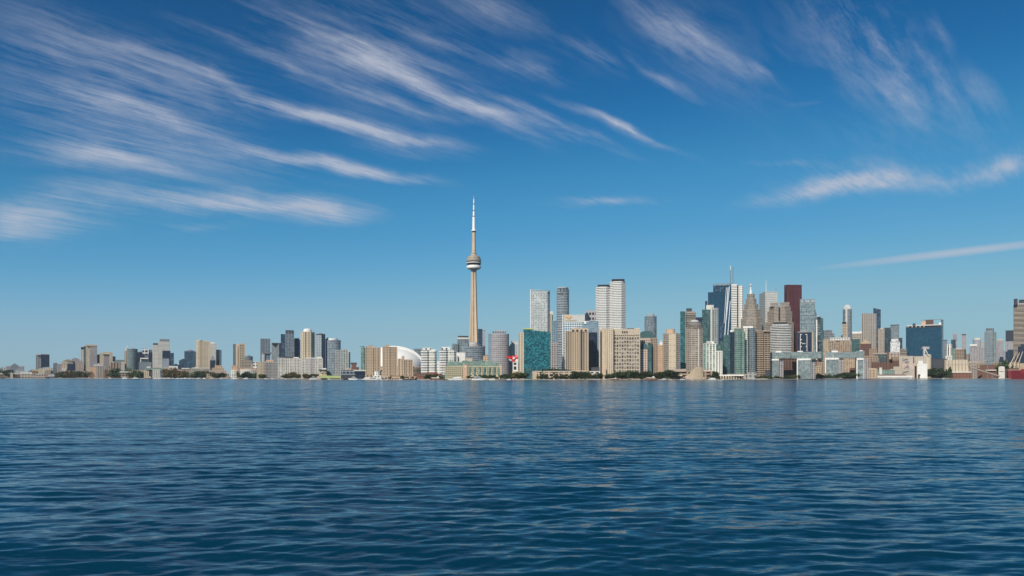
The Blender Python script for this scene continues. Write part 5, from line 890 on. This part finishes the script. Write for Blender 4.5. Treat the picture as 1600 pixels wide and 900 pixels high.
# ------------------------------------------------------------------ pale grid terminal with green glass top
def grid_terminal():
    Y = SY(738) + 26; th = empty('terminal', (WX(738, Y), Y, GZ), 'long pale yellow waterfront terminal with clock tower and green glass top storeys', 'terminal')
    ym = 'yellow'
    o, P, z0, z1 = blk(th, 'left_wing', ym, 695.5, 724, 572.3, Y, d=40)
    f = [w for w in sorted(P, key=lambda s: math.hypot(*s))[:2]]; p, q = sorted(f)
    windows(th, p, q, WZ(591, Y), WZ(573.3, Y), 9, 6, .55, .58, WIN, proud=.3)
    o, P, z0, z1 = blk(th, 'right_wing', ym, 730, 783, 572.3, Y + 1, d=40)
    f = [w for w in sorted(P, key=lambda s: math.hypot(*s))[:2]]; p, q = sorted(f)
    windows(th, p, q, WZ(591, Y), WZ(573.2, Y), 21, 6, .55, .55, WIN, proud=.3, skip=lambda c, r: c % 3 == 1 and r > 0 or (r in (1,) and c % 3 == 0) or r == 2 and c % 3 == 2)
    for i in range(7):
        a = 731.8 + i * 7.6; blk(th, 'glass_bay', 'green/green/2.5,3.4,.7,.65', a + .6, a + 3.2, 573.5, Y - 1.8, yb=586.5, d=4, cap=False)
    blk(th, 'clock_tower', 'peach', 723.4, 730.4, 569.8, Y - 2.5, d=11)
    zc = WZ(573, Y); xc = WX(727, Y - 2.7); part('clock_face', MB().lathe((0, 0, 0), [(.1, -.1), (1.6, -.1), (1.6, .1)], n=20), FM('white'), th).location = (0, 0, 0)
    cf = [c for c in th.children if c.name.startswith('clock_face')][0]
    cf.data.transform(__import__('mathutils').Matrix.Translation(th.location)); cf.location = (xc - th.location[0], Y - 2.8 - th.location[1], zc - th.location[2]); cf.rotation_euler = (R(90), 0, 0)
    for a, b, yt in ((699, 712, 564.2), (711.5, 722, 565.4), (721.5, 733, 563), (732.5, 747, 564), (746.5, 760, 563), (759.5, 771, 564.5), (770.5, 779, 566)):
        blk(th, 'glass_storey', 'green/green/2.6,3.3,.72,.62/.1,.06', a, b, yt + 1.8, Y + 9, yb=572.5, d=26, cap=False, top=('vault', yt, 'green'), slab=(3.6, .6, .4, 'pale'))
    blk(th, 'right_end_pier', 'gold', 781, 783.8, 570.5, Y - .5, d=8)
grid_terminal()
T('pavilion', 'small teal glass pavilion with tree like peaks beside the clock tower terminal', 6, [('wall', 'teal/green/3,4,.6,.6', 693, 704.5, 588, D(d=14)), ('roof', 'teal', 692, 705.5, 586.2, D(yb=588.2, top=('pyr', 581.5, 'green'), cap=False, d=16)), ('base', 'rust', 691, 706, 591.5, D(dy=-2))])
T('pavilion', 'red brick pump house with dark roof near the white condominiums', 12, [('wall', 'brick/dark/5,4,.3,.4', 655, 664.5, 587, D(d=16)), ('left_part', 'brick', 652, 657, 585.5, D(dy=3)), ('roof', 'rust', 651, 668, 583.2, D(yb=585.8, dy=6, d=26))])
T('low_house', 'long red brick podium under the white condominiums', 36, [('wall', 'brick/dark/5,3.6,.4,.5', 664, 691, 584.3), ('roof_storey', 'brick/dark/4,3.6,.5,.5', 668, 684, 582.4, D(dy=6))])
T('quay_shop', 'row of cream market stalls below the short brown condominium', 14, [('wall', 'peach/dark/4,5,.6,.5', 612, 650, 588.8, D(d=10)), ('roof', 'brown', 611, 651, 587.3, D(yb=589, d=12))])
T('low_house', 'sandy arcade at the feet of the brown condominiums', 24, [('wall', 'concrete/dark/6,6,.6,.6', 596, 640, 586.5, D(d=14))])
T('round_tower', 'white round harbour office with flat top beside the navy warehouse', 14, [('shaft', 'white/dark/4,4,.3,.4', 585.2, 592.5, 580.5, D(k='C')), ('base', 'white/dark/5,4,.5,.4', 582, 597, 587, D(dy=-2, d=12)), ('cap', 'dark', 592, 596, 580, D(dy=8, yb=586))], cat='tower')
def mast(name, px, yt, off, label, r=.35, cat='mast', mat='white', cross=None):
    Y = SY(px) + off; th = empty(name, (WX(px, Y), Y, GZ), label, cat)
    part('pole', MB().tube((WX(px, Y), Y, GZ - .2), (WX(px, Y), Y, WZ(yt, Y)), r, r * .6), FM(mat), th)
    if cross: part('crossbar', MB().tube((WX(px - cross, Y), Y, WZ(yt + 4, Y)), (WX(px + cross, Y), Y, WZ(yt + 4, Y)), r * .6), FM(mat), th)
    return th
mast('flagpole', 592.8, 579, 8, 'tall white mast before the white round harbour office', .55, cross=2)
mast('light_mast', 295.5, 574, 20, 'thin dark light mast among the marina trees', .4, mat='dark')

def red_flag():
    Y = SY(801) + 60; th = empty('flag', (WX(801.3, Y), Y, GZ), 'big red and white flag billowing from a pole beside teal glass slab', 'flag')
    part('pole', MB().tube((WX(801.3, Y), Y + .8, GZ - .2), (WX(801.3, Y), Y + .8, WZ(555.5, Y)), .55, .35), FM('white'), th)
    def cloth(name, pts, y0, mat):
        A = []
        for px, py in pts:
            yy = Y + y0 + 1.6 * sin((px - 789) * .8); A.append((WX(px, Y), yy, WZ(py, Y)))
        cx = sum(a[0] for a in A) / len(A); cy = sum(a[1] for a in A) / len(A); cz = sum(a[2] for a in A) / len(A); mb = MB()
        for i in range(len(A)):
            a, b = A[i], A[(i + 1) % len(A)]; mb.face([a, b, (cx, cy, cz)]); mb.face([(a[0], a[1] + .25, a[2]), (cx, cy + .25, cz), (b[0], b[1] + .25, b[2])])
        part(name, mb, mat, th)
    disc = lambda cx, cy, r: [(cx + r * cos(i * pi / 6), cy + r * sin(i * pi / 6)) for i in range(12)]
    cloth('red_cloth', [(789.5, 557.7), (796, 555.8), (799.8, 557.4), (804, 555.2), (807, 554.4), (809.6, 557.5), (809.2, 561), (806, 561.6), (803.2, 565.6), (801, 565.2), (799, 561.6), (795, 559.8)], 0, REDP)
    cloth('white_emblem', disc(803, 559.3, 1.9), -2.6, WHITE)
    cloth('white_cloth', [(794.6, 560.4), (799, 561.6), (799.4, 564.6), (796.2, 563.2)], -1.2, WHITE)
    cloth('white_cloth', disc(807.4, 562.8, 1.8), -1.2, WHITE)
red_flag()

# cranes
def crane(label, px, y0, y1, jx, jy, off, mat='white'):
    Y = SY(px) + off; th = empty('tower_crane', (WX(px, Y), Y, GZ), label, 'crane')
    part('mast', MB().box(WX(px, Y) - .9, WX(px, Y) + .9, Y - .9, Y + .9, GZ - .2, WZ(y1, Y)), FM(mat), th)
    part('jib', MB().tube((WX(px - .6, Y), Y, WZ(y1, Y)), (WX(jx, Y), Y, WZ(jy, Y)), .8, .4, n=4), FM(mat), th)
    part('counter_jib', MB().tube((WX(px, Y), Y, WZ(y1, Y)), (WX(px - (jx - px) * .2, Y), Y, WZ(y1 + .3, Y)), 1.0, n=4), FM(mat), th)
crane('pale luffing tower crane rising by the cream turret block', 199.6, 560, 540, 205.5, 528, 260)
crane('dark horizontal crane arm over the pale green glass slab', 568, 560, 541.3, 561.5, 541.0, 160, 'dark')

# ------------------------------------------------------------------ boats
def hull(Lg, B, Hh, sheer=.25):
    ol = [(-.5, -.40), (-.2, -.5), (.15, -.46), (.36, -.26), (.5, 0), (.36, .26), (.15, .46), (-.2, .5), (-.5, .40)]
    ring = lambda z, k, bow: [(x * Lg * (1 if x < .3 else bow), y * B * k, z + (sheer * Hh * max(0, x) * 2 if z > 0 else 0)) for x, y in ol]
    return MB().loft([ring(-.5, .55, .86), ring(.0, .85, .92), ring(Hh, 1, 1)], cap=True, capb=True)
def cabin(x0, x1, B, z0, z1, rake=.6):
    mb = MB(); b = B / 2
    return mb.loft([[(x0, -b, z0), (x1, -b, z0), (x1, b, z0), (x0, b, z0)], [(x0 + .1, -b * .92, z1), (x1 - rake, -b * .92, z1), (x1 - rake, b * .92, z1), (x0 + .1, b * .92, z1)]], cap=True)
BW = plain('boat_white', (.80, .79, .77), .35, var=.05); BD = FM('dark/dark/1.4,8,.85,.98'); BB = plain('hull_navy', (.02, .03, .05), .4)
def boat_proto(kind):
    th = bpy.data.objects.new(kind, None); COL.objects.link(th)
    P = lambda n, mb, m: mb.build(n, m, th)
    if kind == 'motor_cruiser':
        P('hull', hull(11, 3.6, 1.5), BW); P('cabin', cabin(-3.2, 2.6, 2.8, 1.5, 2.5, 1.2), BD); P('flybridge', cabin(-3.3, 1.4, 2.7, 2.52, 3.1, .7), BW); P('radar_arch', MB().box(-2.6, -2.2, -1.2, 1.2, 3.1, 4.1), BW)
    elif kind == 'motor_yacht':
        P('hull', hull(28, 6.4, 3.0), BW); P('saloon', cabin(-10, 6, 5.2, 3.0, 5.0, 2.4), BD); P('deck_roof', cabin(-11, 6.2, 5.4, 5.02, 5.5, 1.4), BW); P('upper_saloon', cabin(-6, 3, 4.4, 5.52, 7.2, 2), BD); P('upper_roof', cabin(-7, 2.4, 4.6, 7.22, 7.7, .8), BW); P('mast', MB().tube((-2, 0, 7.7), (-2.5, 0, 11), .25, .1), BW)
    elif kind == 'sailboat':
        P('hull', hull(10, 3.1, 1.2), BW); P('cabin', cabin(-1.5, 2.2, 1.9, 1.2, 1.8, .6), BD); P('mast', MB().tube((.6, 0, 1.2), (.6, 0, 14.5), .12, .07), FM('pale')); P('boom', MB().tube((.5, 0, 2.6), (-3.8, 0, 2.7), .22, .2), FM('navy'))
    elif kind == 'passenger_ferry':
        P('hull', hull(34, 9, 2.4, .1), BW); P('main_deck', cabin(-14, 11, 8, 2.4, 5.0, .8), FM('white/dark/2.4,6,.6,.45')); P('upper_deck', cabin(-13, 8, 7.4, 5.02, 7.4, .8), FM('white/dark/2.4,5,.65,.5')); P('roof', cabin(-14, 8.4, 8, 7.42, 7.9, .3), BW); P('wheelhouse', cabin(3, 7.5, 4.5, 7.92, 10, .8), BD); P('funnel', MB().lathe((-5, 0, 7.9), [(1.2, 0), (1.0, 3.2)], n=12), FM('grey'))
    elif kind == 'tour_boat':
        P('hull', hull(24, 6, 2.0, .3), FM('brick')); P('deck_house', cabin(-9, 7, 5, 2.0, 4.4, .9), FM('cream/dark/2,5,.6,.5')); P('awning', cabin(-10, 6, 5.4, 4.6, 5.0, .2), BW); P('wheelhouse', cabin(2, 5, 3, 5.02, 6.8, .6), BW)
    elif kind == 'barge':
        P('hull', hull(40, 8, 2.2, .15), BB); P('deck_house', cabin(-15, -7, 5, 2.2, 5, .5), FM('tan/dark/2,3,.5,.5')); P('mast', MB().tube((2, 0, 2.2), (2, 0, 15), .3, .15), FM('tan')); P('rail', MB().box(-16, 14, -3.6, -3.4, 2.4, 3.2), FM('tan'))
    return th
PROT = {k: boat_proto(k) for k in ('motor_cruiser', 'motor_yacht', 'sailboat', 'passenger_ferry', 'tour_boat', 'barge')}
bpy.context.view_layer.update()
for o in PROT.values(): note_kids(o)
USED = set()
def boat(kind, px, lpx, label, off=-14, ry=None, group=None):
    Y = SY(px) + off; Lm = {'motor_cruiser': 11, 'motor_yacht': 28, 'sailboat': 10, 'passenger_ferry': 34, 'tour_boat': 24, 'barge': 40}[kind]
    if kind in USED: 
        before = set(bpy.data.objects.keys()); copy_tree(PROT[kind]); o = [bpy.data.objects[n] for n in bpy.data.objects.keys() if n not in before and bpy.data.objects[n].parent is None][0]
    else: o = PROT[kind]; USED.add(kind)
    s = lpx / F * Y / Lm; o.location = (WX(px, Y), Y, 0); o.scale = (s, s, s); o.rotation_euler = (0, 0, R(ry if ry is not None else random.choice([8, 172, -12, 190, 20])))
    o['label'] = label; o['category'] = 'boat'
    if group: o['group'] = group
mg = 'small cruisers moored along the western marina'
for px in (243.5, 250, 257, 264, 270.5, 277, 284, 290, 296, 302.5, 309.5, 319.5): boat('motor_cruiser', px, random.uniform(4.6, 6.5), 'small white cruiser moored in the row before the marina trees', off=random.uniform(-16, -9), group=mg)
for px in (260, 281, 306, 331): boat('sailboat', px, 4.5, 'bare masted sailboat moored before the marina trees', off=-8, group='bare masted sailboats in the western marina')
boat('motor_yacht', 194.5, 12, 'largest white yacht of the far western quay below dark silo', ry=165)
boat('motor_yacht', 212, 9, 'white yacht moored under the long brown terminal', ry=8)
boat('motor_cruiser', 172.5, 4.5, 'lone white cruiser in front of the tan silo', ry=10)
boat('motor_cruiser', 158.8, 3, 'tiny white cruiser at the right end of the western quay', ry=10)
boat('tour_boat', 233, 11, 'red hulled tour boat before the cream apartment block', ry=5)
boat('motor_cruiser', 346, 6, 'white cruiser beside dark trees below tan stepped block', ry=12)
boat('motor_cruiser', 367, 8, 'low white cruiser under the curved white balconies', ry=172)
boat('motor_yacht', 384.3, 8.5, 'white yacht before the round dark trees and cream block', off=-26, ry=172)
boat('motor_yacht', 416.5, 7, 'pinkish white yacht at quay below grey hotel', ry=8)
boat('motor_cruiser', 426, 5, 'white cruiser drifting off the quay below grey hotel', off=-30, ry=5)
boat('motor_cruiser', 447, 4.5, 'white cruiser by left white slab block quay', off=-20, ry=5)
boat('motor_yacht', 491, 14.5, 'big white yacht moored left of the lime roofed pier', off=-16, ry=10)
boat('motor_cruiser', 515, 5, 'white cruiser half hidden under the lime roofed pier', off=-22, ry=0)
boat('motor_yacht', 551.5, 15, 'long low white yacht below the brick turret and warehouse', off=-24, ry=178)
boat('passenger_ferry', 573, 15, 'white passenger ferry moored before navy warehouse', off=-12, ry=176)
boat('motor_yacht', 585.5, 12, 'white yacht moored below the white round harbour office', off=-20, ry=8)
boat('motor_cruiser', 596, 6, 'white cruiser at the bow of the harbour office yacht', off=-18, ry=5)
boat('sailboat', 604, 5, 'sailboat moored left of the dark long barge', off=-12, ry=4)
boat('sailboat', 616, 5, 'sailboat nearest to the stern of dark long barge', off=-12, ry=4)
boat('motor_cruiser', 625.5, 4.5, 'white cruiser tucked beside the dark barge stern', off=-16, ry=170)
boat('barge', 641, 22, 'long dark hulled barge with tan rail below short brown condominium', off=-12, ry=2)
boat('tour_boat', 681.5, 19, 'tan and red tour boat left of teal pavilion', off=-14, ry=3)
boat('passenger_ferry', 713, 20, 'pale passenger ferry moored under the left terminal wing', off=-14, ry=177)
boat('motor_cruiser', 704.5, 8.5, 'white speedboat passing in front of pale ferry', off=-34, ry=178)
boat('motor_yacht', 748, 22, 'large white tiered yacht in front of the terminal, right of clock tower', off=-22, ry=4)
boat('motor_cruiser', 768.5, 9.5, 'white stubby launch before the terminal right end', off=-26, ry=176)
boat('motor_cruiser', 795, 7, 'white speedboat below red flag and olive tree', off=-24, ry=172)
boat('motor_cruiser', 865.5, 3, 'tiny white cruiser under the sloping lattice podium', off=-12, ry=5)
boat('motor_cruiser', 880.5, 5.2, 'white cruiser just left of the hotel tower trees', off=-16, ry=3)
boat('motor_cruiser', 933.5, 3.6, 'tiny white cruiser before trees left of cream hotel', off=-10, ry=3)
boat('tour_boat', 960, 13, 'low tour boat with pale awning below the cream hotel', off=-8, ry=2)
boat('tour_boat', 1018, 20, 'long reddish tour boat under the teal vaulted offices', off=-10, ry=2)
boat('passenger_ferry', 1038, 9, 'small white ferry with roof by eight sided tower', off=-12, ry=25)
boat('motor_cruiser', 1049, 4, 'white cruiser right of small roofed ferry', off=-14, ry=5)
boat('motor_yacht', 1066.5, 9, 'white yacht below sandy shell pavilion left side', off=-14, ry=8)
boat('motor_cruiser', 1081.5, 5, 'white cruiser in front of sandy shell pavilion', off=-16, ry=10)
boat('tour_boat', 1101.5, 6, 'dark red tour boat right of sandy shell pavilion', off=-8, ry=15)
boat('passenger_ferry', 1112, 13, 'big white tiered ferry left of the pale colonnade', off=-12, ry=176)
boat('motor_cruiser', 1129.5, 5, 'white cruiser under left end of pale colonnade', off=-14, ry=4)
boat('motor_cruiser', 1421.5, 3.6, 'white cruiser by the rust roofed quay shed', off=-8, ry=4)
boat('motor_cruiser', 1474, 5, 'white cruiser before the evergreen clump on east quay', off=-8, ry=4)
boat('motor_cruiser', 1520.5, 3, 'tiny white cruiser by the red brick wall of sugar shed', off=-8, ry=4)
for k, o in PROT.items():
    if k not in USED: bpy.data.objects.remove(o)

def red_ship():
    Y = SY(1595) - 22; s = Y / F; x0 = WX(1573, Y); th = empty('cargo_ship', (WX(1597, Y), Y, 0), 'red hulled cargo ship with cream deck cranes at the right edge', 'ship')
    Lg = 62 * s; cx = x0 + Lg / 2; zh = WZ(578.5, Y)
    ol = [(-.5, -.25), (-.44, -.5), (.4, -.5), (.5, -.2), (.5, .2), (.4, .5), (-.44, .5), (-.5, .25)]
    ring = lambda z, k: [(cx + x * Lg * k, Y + y * 18, z) for x, y in ol]
    part('hull', MB().loft([ring(-.5, .95), ring(1.6, .97), ring(zh, 1.0)], capb=True), plain('hull_red', (.16, .010, .015), .5), th)
    part('deck', MB().loft([ring(zh + .02, .97), ring(zh + 1.2, .97)]), FM('cream'), th)
    part('bulwark', MB().prism([(WX(1592, Y), Y - 9.4), (WX(1610, Y), Y - 9.4), (WX(1610, Y), Y - 8.8), (WX(1592, Y), Y - 8.8)], WZ(584, Y), WZ(576.5, Y)), plain('bulwark_red', (.26, .016, .024), .5), th)
    cm = FM('cream')
    for (bx, by, tx_, ty) in ((1578, 569.5, 1586.6, 552.5), (1584.6, 568.5, 1592.8, 551), (1590.3, 570, 1597.8, 549)):
        cr = part('crane_post', MB().tube((WX(bx, Y), Y, zh), (WX(bx, Y), Y, WZ(by - 2, Y)), 2.4, 1.8), cm, th)
        part('crane_jib', MB().tube((WX(bx, Y), Y - 1, WZ(by, Y)), (WX(tx_, Y), Y - 1, WZ(ty, Y)), 1.5, .9, n=6), cm, th, parent=cr)
        part('crane_cab', MB().box(WX(bx, Y) - 3, WX(bx, Y) + 3.4, Y - 3, Y + 3, WZ(by + 3.5, Y), WZ(by - .5, Y)), cm, th, parent=cr)
    part('deck_house', MB().box(WX(1591, Y), WX(1606, Y), Y - 6, Y + 6, zh + 1.2, WZ(567.5, Y)), FM('gold/dark/3,3,.4,.4'), th)
    part('hatch', MB().box(WX(1576, Y), WX(1590, Y), Y - 5, Y + 5, zh + 1.2, WZ(575, Y)), FM('rust'), th)
red_ship()

# ------------------------------------------------------------------ trees
def leaf_mat(name, a, b):
    m = bpy.data.materials.new(name); m.use_nodes = True; nt = m.node_tree; N = nt.nodes; L = nt.links; bs = N['Principled BSDF']; bs.inputs['Roughness'].default_value = .7
    gm = N.new('ShaderNodeNewGeometry'); oi = N.new('ShaderNodeObjectInfo'); mx = N.new('ShaderNodeMix'); mx.data_type = 'RGBA'
    ad = N.new('ShaderNodeMath'); ad.operation = 'MULTIPLY_ADD'; L.new(gm.outputs['Random Per Island'], ad.inputs[0]); ad.inputs[1].default_value = .6
    sc = N.new('ShaderNodeMath'); sc.operation = 'MULTIPLY'; L.new(oi.outputs['Random'], sc.inputs[0]); sc.inputs[1].default_value = .4; L.new(sc.outputs[0], ad.inputs[2])
    L.new(ad.outputs[0], mx.inputs[0]); mx.inputs[6].default_value = (*a, 1); mx.inputs[7].default_value = (*b, 1); L.new(mx.outputs[2], bs.inputs['Base Color'])
    return m
LM = dict(dark=leaf_mat('dark_leaves', (.018, .035, .014), (.055, .085, .030)), olive=leaf_mat('olive_leaves', (.05, .06, .018), (.13, .12, .04)), green=leaf_mat('green_leaves', (.03, .06, .02), (.10, .15, .05)), autumn=leaf_mat('autumn_leaves', (.08, .06, .02), (.18, .12, .045)))
BARK = plain('bark', (.09, .065, .045), .9)
def tree_proto(kind, seed):
    r = random.Random(seed); th = bpy.data.objects.new('evergreen_tree' if kind == 'cone' else 'leafy_tree', None); COL.objects.link(th)
    mb = MB(); H = 10.0; mb.tube((0, 0, -.3), (.1, 0, 4.2), .30, .20, n=7)
    lobes = []
    if kind == 'cone':
        mb.tube((.1, 0, 4.1), (0, 0, 9), .2, .06, n=5)
        for i in range(9): z = 2 + i * .9; lobes.append((r.uniform(-.3, .3), r.uniform(-.3, .3), z, 2.4 * (1 - (z - 1.2) / 9.5), .8))
    else:
        for i in range(9):
            a = i * 2.4 + r.uniform(-.4, .4); rad = r.uniform(1.0, 3.1); z = r.uniform(2.6, 8.2) - rad * .25
            mb.tube((.08, 0, r.uniform(3, 4.2)), (rad * cos(a), rad * sin(a), z), .14, .05, n=5); lobes.append((rad * cos(a), rad * sin(a), z + .3, r.uniform(1.3, 2.1), r.uniform(.75, 1.0)))
        lobes.append((0, 0, 7.6, 2.0, .9)); lobes.append((r.uniform(-1, 1), r.uniform(-1.6, 0), 3.2, 2.2, .8))
    mb.build('trunk', BARK, th)
    c = MB()
    for (lx, ly, lz, lr, sq) in lobes:
        for _ in range(60):
            while True:
                v = (r.uniform(-1, 1), r.uniform(-1, 1), r.uniform(-1, 1)); d = sqrt(sum(k * k for k in v))
                if .35 < d < 1: break
            k = (r.uniform(.65, 1.05)) / d; p = np.array((lx + v[0] * k * lr, ly + v[1] * k * lr, lz + v[2] * k * lr * sq))
            n = np.array((r.gauss(0, 1), r.gauss(0, 1), r.gauss(0, 1) + .4)); n /= np.linalg.norm(n); t = np.cross(n, (r.gauss(0, 1), r.gauss(0, 1), r.gauss(0, 1))); t /= np.linalg.norm(t); b = np.cross(n, t); s = r.uniform(.28, .55)
            c.face([p - t * s * 1.3, p - b * s, p + t * s * 1.3, p + b * s])
    c.build('crown', LM['green'], th)
    return th
TP = [tree_proto('round', i) for i in range(4)]; TC = tree_proto('cone', 9)
bpy.context.view_layer.update()
for o in TP + [TC]: note_kids(o)
# one crown mesh per foliage colour
CROWN = {}
for i, o in enumerate(TP + [TC]):
    cr = [c for c in o.children if c.name.startswith('crown')][0]
    for k, m in LM.items():
        me = cr.data.copy(); me.materials[0] = m; CROWN[(i, k)] = me
def tree(px, yt, off, col, label, group, cone=False, wide=1.0):
    Y = SY(px) + off; i = 4 if cone else random.randrange(4); src = (TP + [TC])[i]
    o = src.copy(); COL.objects.link(o)
    for ch in KIDS[src.name]:
        c = ch.copy(); COL.objects.link(c); c.parent = o
        if c.name.startswith('crown'): c.data = CROWN[(i, col)]
    h = max(WZ(yt, Y) - GZ, 3); s = h / 9.6; o.location = (WX(px, Y), Y, GZ); o.scale = (s * wide, s * wide, s); o.rotation_euler = (0, 0, random.uniform(0, 6.28))
    o['label'] = label; o['category'] = 'tree'; o['group'] = group
def row(x0, x1, n, y0, y1, off, cols, label, cone=False, wide=1.15):
    if not cone: wide *= 1.25; n = round(n * 1.3); off = max(off * .6, 5)
    for i in range(n):
        px = x0 + (x1 - x0) * (i + .5) / n + random.uniform(-.7, .7)
        tree(px, random.uniform(y0 - 1.2, y1), off + random.uniform(-3, 9), random.choice(cols), label, label.replace('leafy tree', 'trees').replace('evergreen', 'evergreens'), cone, wide)
row(88, 138, 11, 579, 584, 24, ['olive', 'dark', 'autumn'], 'leafy tree on the far western quay before low houses')
row(0, 16, 4, 578, 582, 40, ['dark', 'green'], 'leafy tree behind brown shed at the left edge', wide=1.3)
row(176, 222, 7, 575, 580, 55, ['dark', 'green'], 'leafy tree behind the long brown terminal', wide=1.2)
row(258, 276, 4, 576, 580, 28, ['olive', 'autumn'], 'leafy tree with olive crown by the brick row houses')
row(276, 300, 5, 580, 584, 26, ['autumn', 'olive', 'dark'], 'leafy tree in autumn tint before the brick row houses')
row(300, 328, 5, 579.5, 583, 26, ['dark', 'dark', 'green'], 'leafy tree in the dark clump before olive long block', wide=1.4)
row(331, 350, 4, 581, 584.5, 24, ['dark', 'olive'], 'leafy tree before the tan stepped pyramid block', wide=1.2)
row(375, 387, 3, 580.5, 583, 22, ['dark'], 'leafy tree in dark clump right of white balconies', wide=1.5)
row(389, 413, 5, 581.5, 585, 22, ['dark', 'green'], 'leafy tree below the cream curved block and grey hotel', wide=1.3)
row(440, 486, 10, 582, 587, 20, ['autumn', 'dark', 'olive'], 'leafy tree in brown tint before white slab blocks', wide=1.3)
row(486, 500, 4, 582, 585, 30, ['dark', 'olive'], 'leafy tree behind big yacht near lime pier')
row(598, 652, 10, 586.5, 590, 8, ['autumn', 'dark', 'olive'], 'leafy tree in low row below brown condominiums')
row(663, 692, 7, 584.5, 588.5, 10, ['green', 'dark'], 'leafy tree before red brick podium')
row(731, 784, 11, 586, 589.5, 10, ['green', 'dark'], 'leafy tree in front of terminal green bays')
row(783, 798, 4, 584, 587, 18, ['dark', 'green'], 'leafy tree between terminal and red flag', wide=1.3)
row(799, 821, 5, 581.5, 585, 14, ['olive', 'olive', 'green'], 'leafy tree with olive crown below the red flag', wide=1.4)
row(838, 896, 10, 586, 590, 8, ['dark', 'olive'], 'leafy tree in front of sloping lattice podium', wide=1.2)
row(899, 918, 5, 581, 583.5, 16, ['dark'], 'leafy tree in dark clump before brown hotel tower', wide=1.4)
row(919, 941, 5, 583, 587, 14, ['dark', 'olive'], 'leafy tree between hotel tower and cream hotel', wide=1.3)
row(947, 962, 4, 584, 587, 14, ['dark', 'green'], 'leafy tree before left wing of cream hotel', wide=1.3)
row(962, 1013, 12, 579.5, 583.5, 16, ['dark', 'dark', 'green'], 'leafy tree in tall dark row before cream hotel', wide=1.35)
row(1014, 1036, 5, 581, 586, 18, ['dark', 'olive'], 'leafy tree below the teal vaulted offices', wide=1.3)
row(1042, 1052, 3, 577.5, 580, 20, ['dark'], 'leafy tree in dark trio beside pinkish terminal', wide=1.4)
row(1108, 1119, 3, 579.5, 583, 16, ['dark'], 'leafy tree behind tiered ferry near colonnade', wide=1.3)
row(1180, 1226, 9, 586, 589.5, 12, ['dark', 'olive', 'green'], 'leafy tree before the first white framed block')
row(1226, 1272, 10, 585, 589, 12, ['dark', 'olive'], 'leafy tree before the second white framed block')
row(1276, 1312, 8, 584, 589, 12, ['dark', 'green'], 'leafy tree before the third white framed block')
row(1314, 1347, 8, 581.5, 587, 12, ['dark', 'green'], 'leafy tree before the tan brick loft', wide=1.2)
row(1455, 1474, 6, 574.5, 578, 24, ['dark'], 'broad evergreen clump tree beside the round cream silo', wide=1.1)
row(1478, 1486, 3, 573, 577, 26, ['dark'], 'pointed evergreen left of red brick wall', cone=True, wide=.8)
row(1566, 1574, 3, 562, 568, 60, ['green'], 'leafy tree behind cream hopper tower', wide=.8)
row(846, 892, 7, 574.5, 577.5, 60, ['dark'], 'leafy tree on roof garden of lattice podium', wide=1.1)
for o in TP + [TC]:
    for c in list(o.children): bpy.data.objects.remove(c)
    bpy.data.objects.remove(o)

# ------------------------------------------------------------------ gulls afloat
def gull(px, py, turn, label):
    Y = CAMH * F / (py - HZ); x = WX(px, Y)
    th = empty('gull', (x, Y, 0), label, 'bird'); th.rotation_euler = (0, 0, R(turn))
    rings = []
    for t, rr, zz in ((-.30, .01, .20), (-.22, .05, .15), (-.08, .11, .11), (.08, .12, .10), (.18, .085, .14), (.22, .05, .22), (.24, .05, .29), (.28, .055, .33), (.33, .03, .32), (.35, .012, .31)):
        rings.append([(t, rr * cos(a), zz + rr * .9 * sin(a)) for a in np.linspace(0, 2 * pi, 11)[:-1]])
    MB().loft(rings, smooth=True, capb=True).build('body', BW, th, weld=True)
    for s in (-1, 1):
        w = MB(); w.loft([[(-.34, s * .05, .19), (-.30, s * .09, .22), (-.30, s * .10, .18)], [(.0, s * .10, .20), (.0, s * .145, .14), (.0, s * .13, .07)], [(.14, s * .08, .19), (.14, s * .11, .15), (.14, s * .10, .10)]], capb=True).build('wing', FM('grey'), th)
    MB().tube((.345, 0, .315), (.41, 0, .295), .018, .004, n=6).build('bill', FM('gold'), th)
gull(876.5, 617.5, 200, 'white gull floating on open water below the lattice podium')
gull(873, 614.8, 160, 'second gull floating just up left of the nearer one')
gull(701.5, 618, 10, 'white gull afloat on water below the pale ferry')
gull(699.5, 615.5, 190, 'grey gull afloat just behind white gull below ferry')
